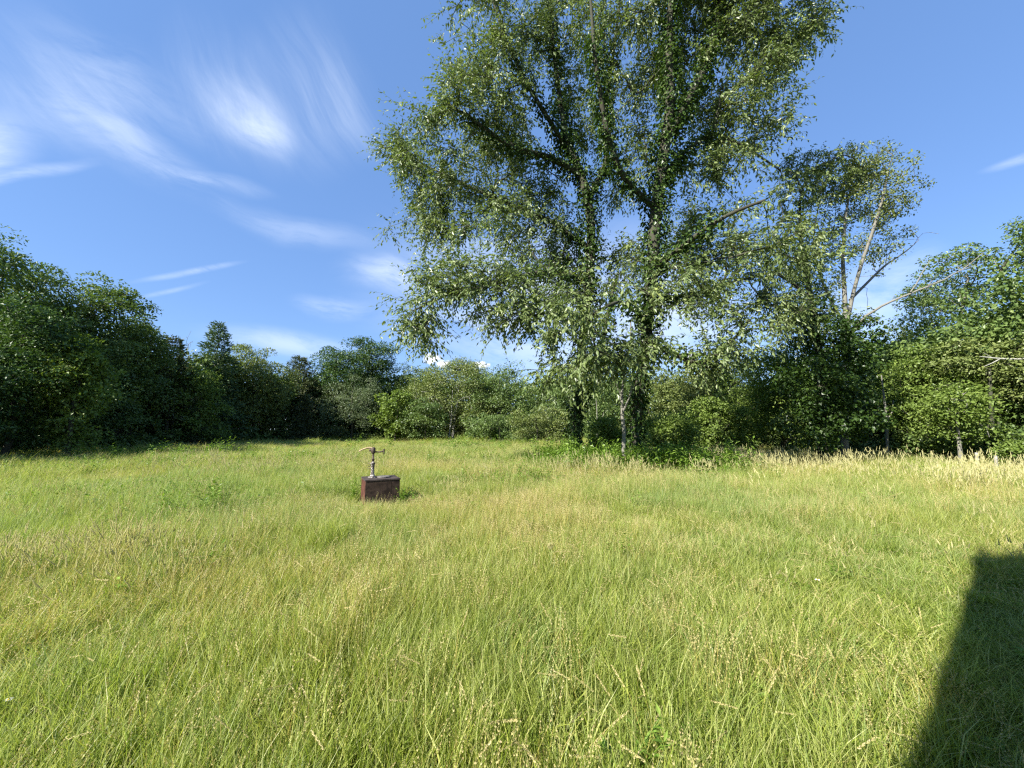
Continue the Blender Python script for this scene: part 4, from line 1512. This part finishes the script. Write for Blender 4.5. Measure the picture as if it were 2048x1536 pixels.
P, S = tiles(0.36, 9.0, 31)
dry, hue, h = fields(P)
rs = np.random.default_rng(3)
w = S / 0.36 * (0.95 + 0.25 * rs.random(len(P)))
scatter('grass', 'fine', P, np.stack([w, w, h * (0.85 + 0.3 * rs.random(len(P)))], -1), dry, hue, 'fine green meadow grass covering the field', 'grass', 0.08)
P = off_box(field_points(46, fall=7.0, seed=32), 0.8)
dry, hue, h = fields(P)
P = P[np.random.default_rng(1).random(len(P)) < (0.1 + 0.8 * dry) * (1.0 - 0.35 * sstep(6, 14, np.hypot(P[:, 0], P[:, 1])))]
put('wiry_grass', 'wiry', P, 'reddish straw-coloured wiry grass in patches over the field', 'grass', 1.0, 0.35)
P = off_box(field_points(7.5, fall=7.0, seed=33), 1.1)
put('nodding_grass', 'nod', P, 'arching grass stems with nodding pale seed heads', 'grass', 1.0, 0.3, 0.2)
P = off_box(field_points(8.0, fall=8.0, seed=34), 1.2)
n_ = vnoise(P[:, 0] / 1.4 + 3, P[:, 1] / 1.4 + 8, 41)
P = P[n_ > 0.55]
put('tussock_grass', 'tus', P, 'bluish tussocks of broad arching grass', 'grass', 0.8, 0.0, 0.15, 0.85)
# pale heads: patches on the left, on the right and along the far right edge
rs = np.random.default_rng(35)
FX = [np.stack([rs.normal(cx, sx, n), rs.normal(cy_, sy, n)], -1) for (cx, cy_, sx, sy, n) in
      ((-4.4, 4.1, 0.75, 0.28, 60), (3.2, 4.3, 0.7, 0.5, 4), (5.0, 5.2, 0.9, 0.6, 5), (10.6, 8.9, 0.6, 0.5, 40), (-7, 12, 3, 1.2, 70), (7.5, 12.2, 1.8, 1.4, 50), (11.5, 12.2, 3.4, 2.2, 115), (15.5, 11.6, 2.4, 2.2, 70), (2.6, 11.4, 0.9, 0.7, 60), (-1.5, 9.0, 0.8, 0.6, 14), (9.0, 17.0, 1.8, 1.3, 330))]
P = np.concatenate(FX)
P = P[P[:, 1] < edge_y(P[:, 0] / P[:, 1]) + 0.8]
put('foxtail_grass', 'fox', P, 'tall grass with dense pale cream seed heads', 'grass', 0.9, 0.2, 0.1, 1.0)
# leafy weeds: at the foot of the trees, in two bright patches, and a few anywhere
FB = [np.stack([rs.normal(cx, sx, n), rs.normal(cy_, sy, n)], -1) for (cx, cy_, sx, sy, n) in
      ((4.3, 12.7, 1.2, 0.55, 300), (2.4, 14.2, 1.2, 0.8, 220), (6.2, 13.0, 0.9, 0.7, 120), (-14, 16.0, 4.5, 2.0, 420), (-9, 18, 4, 2.5, 260), (-7.5, 8.6, 1.3, 0.7, 80), (-5.2, 6.9, 0.8, 0.4, 36), (0.1, 10.5, 1.0, 0.5, 90), (-1.0, 16, 3, 1.5, 120), (3.0, 11.4, 1.6, 0.5, 60), (-3.15, 8.7, 0.12, 0.2, 9), (-2.15, 8.3, 0.15, 0.15, 9))]
P = np.concatenate(FB + [field_points(0.5, fall=8.0, seed=36, dmin=4.5)])
P = off_box(P, 0.5)
P = P[P[:, 1] < edge_y(P[:, 0] / P[:, 1]) + 1.0]
put('weeds', 'forb', P, 'bright green leafy weeds among the grass', 'weeds', 0.95, 0.0, 0.12, 1.0)
TW = [np.stack([rs.normal(cx, sx, n), rs.normal(cy_, sy, n)], -1) for (cx, cy_, sx, sy, n) in
      ((4.2, 12.9, 0.8, 0.35, 100), (3.2, 13.8, 0.7, 0.4, 70), (5.4, 12.9, 0.7, 0.4, 70), (2.0, 15.2, 0.7, 0.4, 50), (6.6, 13.6, 0.7, 0.5, 40), (-2.0, 30.0, 6.0, 3.0, 50), (-17, 20, 3.5, 1.0, 40))]
P = np.concatenate(TW)
P = P[P[:, 1] < edge_y(P[:, 0] / P[:, 1]) + 0.6]
put('tall_weeds', 'forb', P, 'tall leafy weeds crowding round the foot of the two big meadow trees', 'weeds', 1.45, 0.0, 0.12, 1.85)
P = field_points(40, dmax=7.5, fall=6.0, seed=37)
P = P[(vnoise(P[:, 0] / 0.8, P[:, 1] / 0.8, 43) + 0.5 * sstep(0.5, 3, P[:, 0])) > 0.85]
put('clover', 'clover', P, 'low clover growing in the short grass near the camera', 'clover', 0.8, 0.0, 0.08, 1.2)

# ------------------------------------------------------------------ the well box and its old pump
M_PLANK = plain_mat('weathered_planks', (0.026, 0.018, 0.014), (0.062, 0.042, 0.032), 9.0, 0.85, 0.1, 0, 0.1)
M_PLANK_RED = plain_mat('rust_red_planks', (0.06, 0.026, 0.019), (0.105, 0.045, 0.033), 9.0, 0.8, 0.1, 0, 0.1)  # redder plank colour, used on the left side only
M_LID = plain_mat('dark_tin_lid', (0.04, 0.032, 0.028), (0.075, 0.06, 0.054), 11.0, 0.85, 0.1, 0.0, 0.3)
M_IRON = plain_mat('rusty_iron', (0.045, 0.032, 0.025), (0.1, 0.075, 0.058), 30.0, 0.75, 0.35, 0.3, 0.4)
M_PEEL = plain_mat('peeling_white_paint', (0.06, 0.045, 0.035), (0.42, 0.4, 0.36), 34.0, 0.7, 0.3, 0.0, 0.5, 0.5, 0.57)
M_HANDLE = plain_mat('tan_handle', (0.2, 0.14, 0.08), (0.4, 0.31, 0.18), 20.0, 0.75, 0.2)  # mottled tan, brown to pale
M_HATCH = plain_mat('pale_hatch', (0.08, 0.072, 0.066), (0.17, 0.155, 0.14), 14.0, 0.7, 0.3)

BD = 8.5
gzb = float(gz(BOX[0], BOX[1]))
front = R(27.0)                                   # the front faces this far to the right of the way back to the camera line
fx = np.array((math.sin(front), -math.cos(front), 0.0))      # outward normal of the front
lx = np.array((-math.cos(front), -math.sin(front), 0.0))     # outward normal of the left side
BW, BDp = 0.335, 0.33                              # half width, half depth
topz = pix(759, 958, 8.2)[2]
bc = np.array((BOX[0], BOX[1], 0.0))
box = empty('well_box', (bc[0], bc[1], gzb), 'low brown wooden box standing alone in the grass under the iron pump', 'box')


def plank_wall(nrm, along, half_w, half_d, n, mat, seed):
    rs = np.random.default_rng(seed)
    wdt = 2 * half_w / n
    for i in range(n):
        c = bc + nrm * (half_d - 0.012 + rs.normal(0, 0.001)) + along * (-half_w + wdt * (i + 0.5))
        z0, z1 = gzb - 0.04, topz - 0.035
        g = Geo()
        hw = wdt / 2 - 0.0015
        rz = math.atan2(along[1], along[0])
        g.box((c[0], c[1], (z0 + z1) / 2), (hw, 0.012, (z1 - z0) / 2), rz, rs.random())
        o = link('plank', g.build('plank', [mat]), box)
        if mat is M_PLANK_RED and i == 0:
            o['label'] = 'rust-red sunlit side plank'


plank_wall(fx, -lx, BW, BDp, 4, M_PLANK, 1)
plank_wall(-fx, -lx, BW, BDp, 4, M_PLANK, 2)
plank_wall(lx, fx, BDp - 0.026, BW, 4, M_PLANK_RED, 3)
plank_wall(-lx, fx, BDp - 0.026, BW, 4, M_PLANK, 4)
rzb = math.atan2(-lx[1], -lx[0])
g = Geo()
g.box((bc[0], bc[1], topz - 0.016), (BW + 0.008, BDp + 0.008, 0.014), rzb)
link('lid', g.build('box_lid', [M_LID]), box)
g = Geo()
hc = bc + np.array((0, 0, topz)) - lx * 0.06 + fx * 0.03
g.tube([hc + np.array((0, 0, 0.0)), hc + np.array((0, 0, 0.022)), hc + np.array((0, 0, 0.028))], [0.13, 0.13, 0.105], 20, cap=True)
hatch = link('hatch', g.build('hatch', [M_HATCH]), box)
hatch['label'] = 'pale round hatch plate on the lid'

# hand pump on the lid
pb = bc + np.array((0, 0, topz)) + lx * 0.16 - fx * 0.02
pump = empty('hand_pump', pb, 'old rusty iron hand pump with peeling white paint on the wooden box', 'pump')
up = np.array((0, 0, 1.0))
rt = np.array((math.cos(R(-15)), math.sin(R(-15)), 0.0)) * -1.0       # towards the left in the photo
rt = np.array((-0.97, -0.24, 0.0))
g = Geo()
g.tube([pb, pb + up * 0.012, pb + up * 0.014, pb + up * 0.035, pb + up * 0.06], [0.085, 0.085, 0.06, 0.05, 0.042], 14, cap=True)
for k in range(4):
    a_ = k * math.pi / 2 + 0.4
    q = pb + np.array((math.cos(a_) * 0.068, math.sin(a_) * 0.068, 0.012))
    g.tube([q, q + up * 0.012], 0.009, 6, cap=True)
link('base_flange', g.build('pump_flange', [M_PEEL], True), pump)
g = Geo()
zs = [0.05, 0.10, 0.17, 0.24, 0.27, 0.275, 0.30, 0.305, 0.33]
rr_ = [0.042, 0.034, 0.033, 0.036, 0.038, 0.05, 0.05, 0.034, 0.026]
g.tube([pb + up * z for z in zs], rr_, 14)
link('body', g.build('pump_body', [M_PEEL], True), pump)
g = Geo()
zs = [0.32, 0.36, 0.365, 0.385, 0.39, 0.47, 0.50]
rr_ = [0.024, 0.022, 0.032, 0.032, 0.02, 0.02, 0.022]
g.tube([pb + up * z for z in zs], rr_, 10)
link('standpipe', g.build('pump_standpipe', [M_IRON], True), pump)
g = Geo()
zs = [0.49, 0.50, 0.55, 0.60, 0.615, 0.625]
rr_ = [0.026, 0.042, 0.046, 0.04, 0.03, 0.01]
g.tube([pb + up * z for z in zs], rr_, 12, cap=True)
g.box(pb + up * 0.565 + rt * 0.03, (0.05, 0.02, 0.03), math.atan2(rt[1], rt[0]))
link('head', g.build('pump_head', [M_IRON], True), pump)
g = Geo()
hp = [pb + up * 0.585 - rt * 0.02, pb + up * 0.612 + rt * 0.05, pb + up * 0.61 + rt * 0.11, pb + up * 0.592 + rt * 0.18, pb + up * 0.56 + rt * 0.25, pb + up * 0.535 + rt * 0.285]
hp = resample(np.array([(*p, 0.0) for p in hp]), 0.02)[:, :3]
g.tube(hp, np.linspace(0.02, 0.013, len(hp)), 8, cap=True)
link('handle', g.build('pump_handle', [M_HANDLE], True), pump)
g = Geo()
sp = [pb + up * 0.525, pb + up * 0.522 - rt * 0.08, pb + up * 0.52 - rt * 0.15, pb + up * 0.535 - rt * 0.185, pb + up * 0.545 - rt * 0.215]
sp = resample(np.array([(*p, 0.0) for p in sp]), 0.02)[:, :3]
g.tube(sp, 0.014, 8, cap=True)
spout = link('spout', g.build('pump_spout', [M_IRON], True), pump)
g = Geo()
q = pb + up * 0.53 - rt * 0.212
g.tube([q + up * 0.045, q + up * 0.02, q - up * 0.02, q - up * 0.06], [0.012, 0.018, 0.016, 0.012], 8, cap=True)
g.tube([q + up * 0.045 - rt * 0.022, q + up * 0.045 + rt * 0.022], 0.007, 6, cap=True)
o = link('tap', g.build('pump_tap', [M_IRON], True), pump)
g = Geo()
for (z, l, dz) in ((0.275, 0.075, 0.01), (0.25, 0.085, -0.04), (0.18, 0.07, 0.0)):
    g.tube([pb + up * z + rt * 0.03, pb + up * (z + dz) + rt * (0.03 + l)], [0.008, 0.005], 6, cap=True)
link('bracket', g.build('pump_bracket', [M_IRON], True), pump)

# ------------------------------------------------------------------ small things in the meadow
M_POST = plain_mat('grey_fence_wood', (0.2, 0.19, 0.17), (0.38, 0.36, 0.33), 14.0, 0.85, 0.15, 0, 0.5)
for (u_, v_, lab) in ((1951, 905, 'short weathered white post at the right edge of the meadow'), (1989, 911, 'lower weathered post just right of the short white post')):
    t_ = pix(u_, v_, 13.6)
    g = Geo()
    z0 = float(gz(t_[0], t_[1]))
    g.tube([(t_[0], t_[1], z0 - 0.1), (t_[0] + 0.02, t_[1], 0.5 * (z0 + t_[2])), (t_[0] + 0.03, t_[1], t_[2])], [0.05, 0.046, 0.042], 8, cap=True)
    po = link('fence_post', g.build('fence_post', [M_POST]))
    po['label'] = lab
    po['category'] = 'post'
    po['group'] = 'old fence posts'


def flower(name, u_, v_, Y, h, rad, npet, mpet, mcen, label):
    rs = np.random.default_rng(int(u_))
    p = pix(u_, v_, Y)
    z0 = float(gz(p[0], p[1]))
    root = empty(name, (p[0], p[1], z0), label, 'flower')
    top = np.array((p[0] + 0.02, p[1], p[2]))
    g = Geo()
    g.tube([(p[0], p[1], z0), (p[0] + 0.015, p[1], 0.5 * (z0 + top[2])), top], [0.003, 0.0025, 0.002], 4)
    link('stem', g.build(name + '_stem', [M_WEED]), root)
    g = Geo()
    an = np.arange(npet) * 2 * math.pi / npet
    D = np.stack([np.cos(an), np.sin(an) * 0.9, 0.25 + 0 * an], -1)
    g.leaves(np.repeat(top[None], npet, 0), D, np.tile((0, -0.3, 1.0), (npet, 1)), np.full(npet, rad), np.full(npet, rad * 0.55), rs.random(npet))
    link('petals', g.build(name + '_petals', [mpet]), root)
    g = Geo()
    g.tube([top - up * 0.002, top + up * 0.004, top + up * 0.009], [rad * 0.25, rad * 0.32, rad * 0.1], 8, cap=True)
    link('centre', g.build(name + '_centre', [mcen], True), root)


M_YEL = plain_mat('yellow_petal', (0.7, 0.5, 0.03), (0.8, 0.62, 0.05), 30, 0.6, 0.2, 0, 0)
M_WHT = plain_mat('white_petal', (0.7, 0.7, 0.68), (0.8, 0.8, 0.78), 30, 0.6, 0.2, 0, 0)
flower('yellow_flower', 1244, 1478, 2.25, 0.2, 0.022, 9, M_YEL, M_YEL, 'small yellow flower in the front grass right of centre')
flower('daisy', 10, 1400, 2.3, 0.3, 0.02, 14, M_WHT, M_YEL, 'small white daisy in the grass at the lower left edge')
flower('daisy', 1405, 1018, 7.6, 0.4, 0.03, 14, M_WHT, M_YEL, 'white daisy in the middle grass below the larger tree')
flower('daisy', 1630, 1160, 3.7, 0.3, 0.02, 14, M_WHT, M_YEL, 'white daisy among stiff pale grass heads left of the house shadow')
for (u_, v_, Y, lab) in ((1100, 1092, 4.4, 'round fluffy pale seed head alone in the middle grass'),):
    p = pix(u_, v_, Y)
    z0 = float(gz(p[0], p[1]))
    root = empty('seed_clock', (p[0], p[1], z0), lab, 'seed head')
    g = Geo()
    g.tube([(p[0], p[1], z0), (p[0] - 0.01, p[1], 0.5 * (z0 + p[2])), tuple(p)], [0.004, 0.0035, 0.003], 5)
    link('stem', g.build('seed_clock_stem', [M_WEED]), root)
    g = Geo()
    rs = np.random.default_rng(4)
    dd_ = unit(rs.normal(size=(260, 3)))
    g.leaves(np.repeat(p[None], 260, 0) + dd_ * 0.008, dd_, unit(rs.normal(size=(260, 3))), np.full(260, 0.032) * (0.8 + 0.3 * rs.random(260)), np.full(260, 0.004), rs.random(260))
    link('fluff', g.build('seed_clock_fluff', [M_PALE]), root)


def big_weed(u_, v_, Y, h, label, seed, nst=5):
    """single leafy weed with long pointed leaves"""
    rs = np.random.default_rng(seed)
    p = pix(u_, v_, Y)
    z0 = float(gz(p[0], p[1]))
    root = empty('leafy_weed', (p[0], p[1], z0), label, 'weed')
    gs, gl = Geo(), Geo()
    for k in range(nst):
        an = rs.random() * 6.28
        sp_ = 0.22 * rs.random() * h / 0.5
        e = np.array((p[0] + math.cos(an) * sp_, p[1] + math.sin(an) * sp_, z0 + h * (0.7 + 0.4 * rs.random())))
        b_ = np.array((p[0] + rs.normal(0, 0.02), p[1] + rs.normal(0, 0.02), z0 - 0.01))
        m_ = (b_ + e) / 2 + np.array((-math.cos(an), -math.sin(an), 0.3)) * 0.06
        S_ = resample(np.array([(*b_, 0.0), (*m_, 0.0), (*e, 0.0)]), h / 14)[:, :3]
        gs.tube(S_, np.linspace(0.005, 0.002, len(S_)), 5)
        nl = 20
        i_ = rs.integers(len(S_) // 4, len(S_), nl)
        a2 = rs.random(nl) * 6.28
        D = np.stack([np.cos(a2), np.sin(a2), 0.35 + 0.3 * rs.random(nl)], -1)
        L = h * 0.15 * (0.6 + 0.7 * rs.random(nl))
        gl.leaves(S_[i_], D, np.array((0, 0, 1.0)) + rs.normal(0, 0.2, (nl, 3)), L, L * 0.32, rs.random(nl))
    link('stem', gs.build('weed_stem', [M_WEED]), root)
    link('foliage', gl.build('weed_foliage', [M_WEED]), root)


big_weed(1270, 1530, 1.95, 0.36, 'bright leafy weed at the bottom edge right of centre', 401)
big_weed(1345, 935, 12.4, 1.1, 'tall leafy weed at the right foot of the larger ivy-clad trunk', 402, 9)
big_weed(1225, 935, 12.2, 0.9, 'tall leafy weed left of the pale dead stem', 403, 8)
big_weed(708, 1000, 8.6, 0.6, 'green weed growing against the left side of the wooden box', 404, 6)
big_weed(808, 1005, 8.3, 0.45, 'leafy weed at the right corner of the wooden box', 405, 6)
big_weed(1470, 935, 12.6, 0.75, 'bushy weed in the shade right of the two big meadow trees', 406, 8)
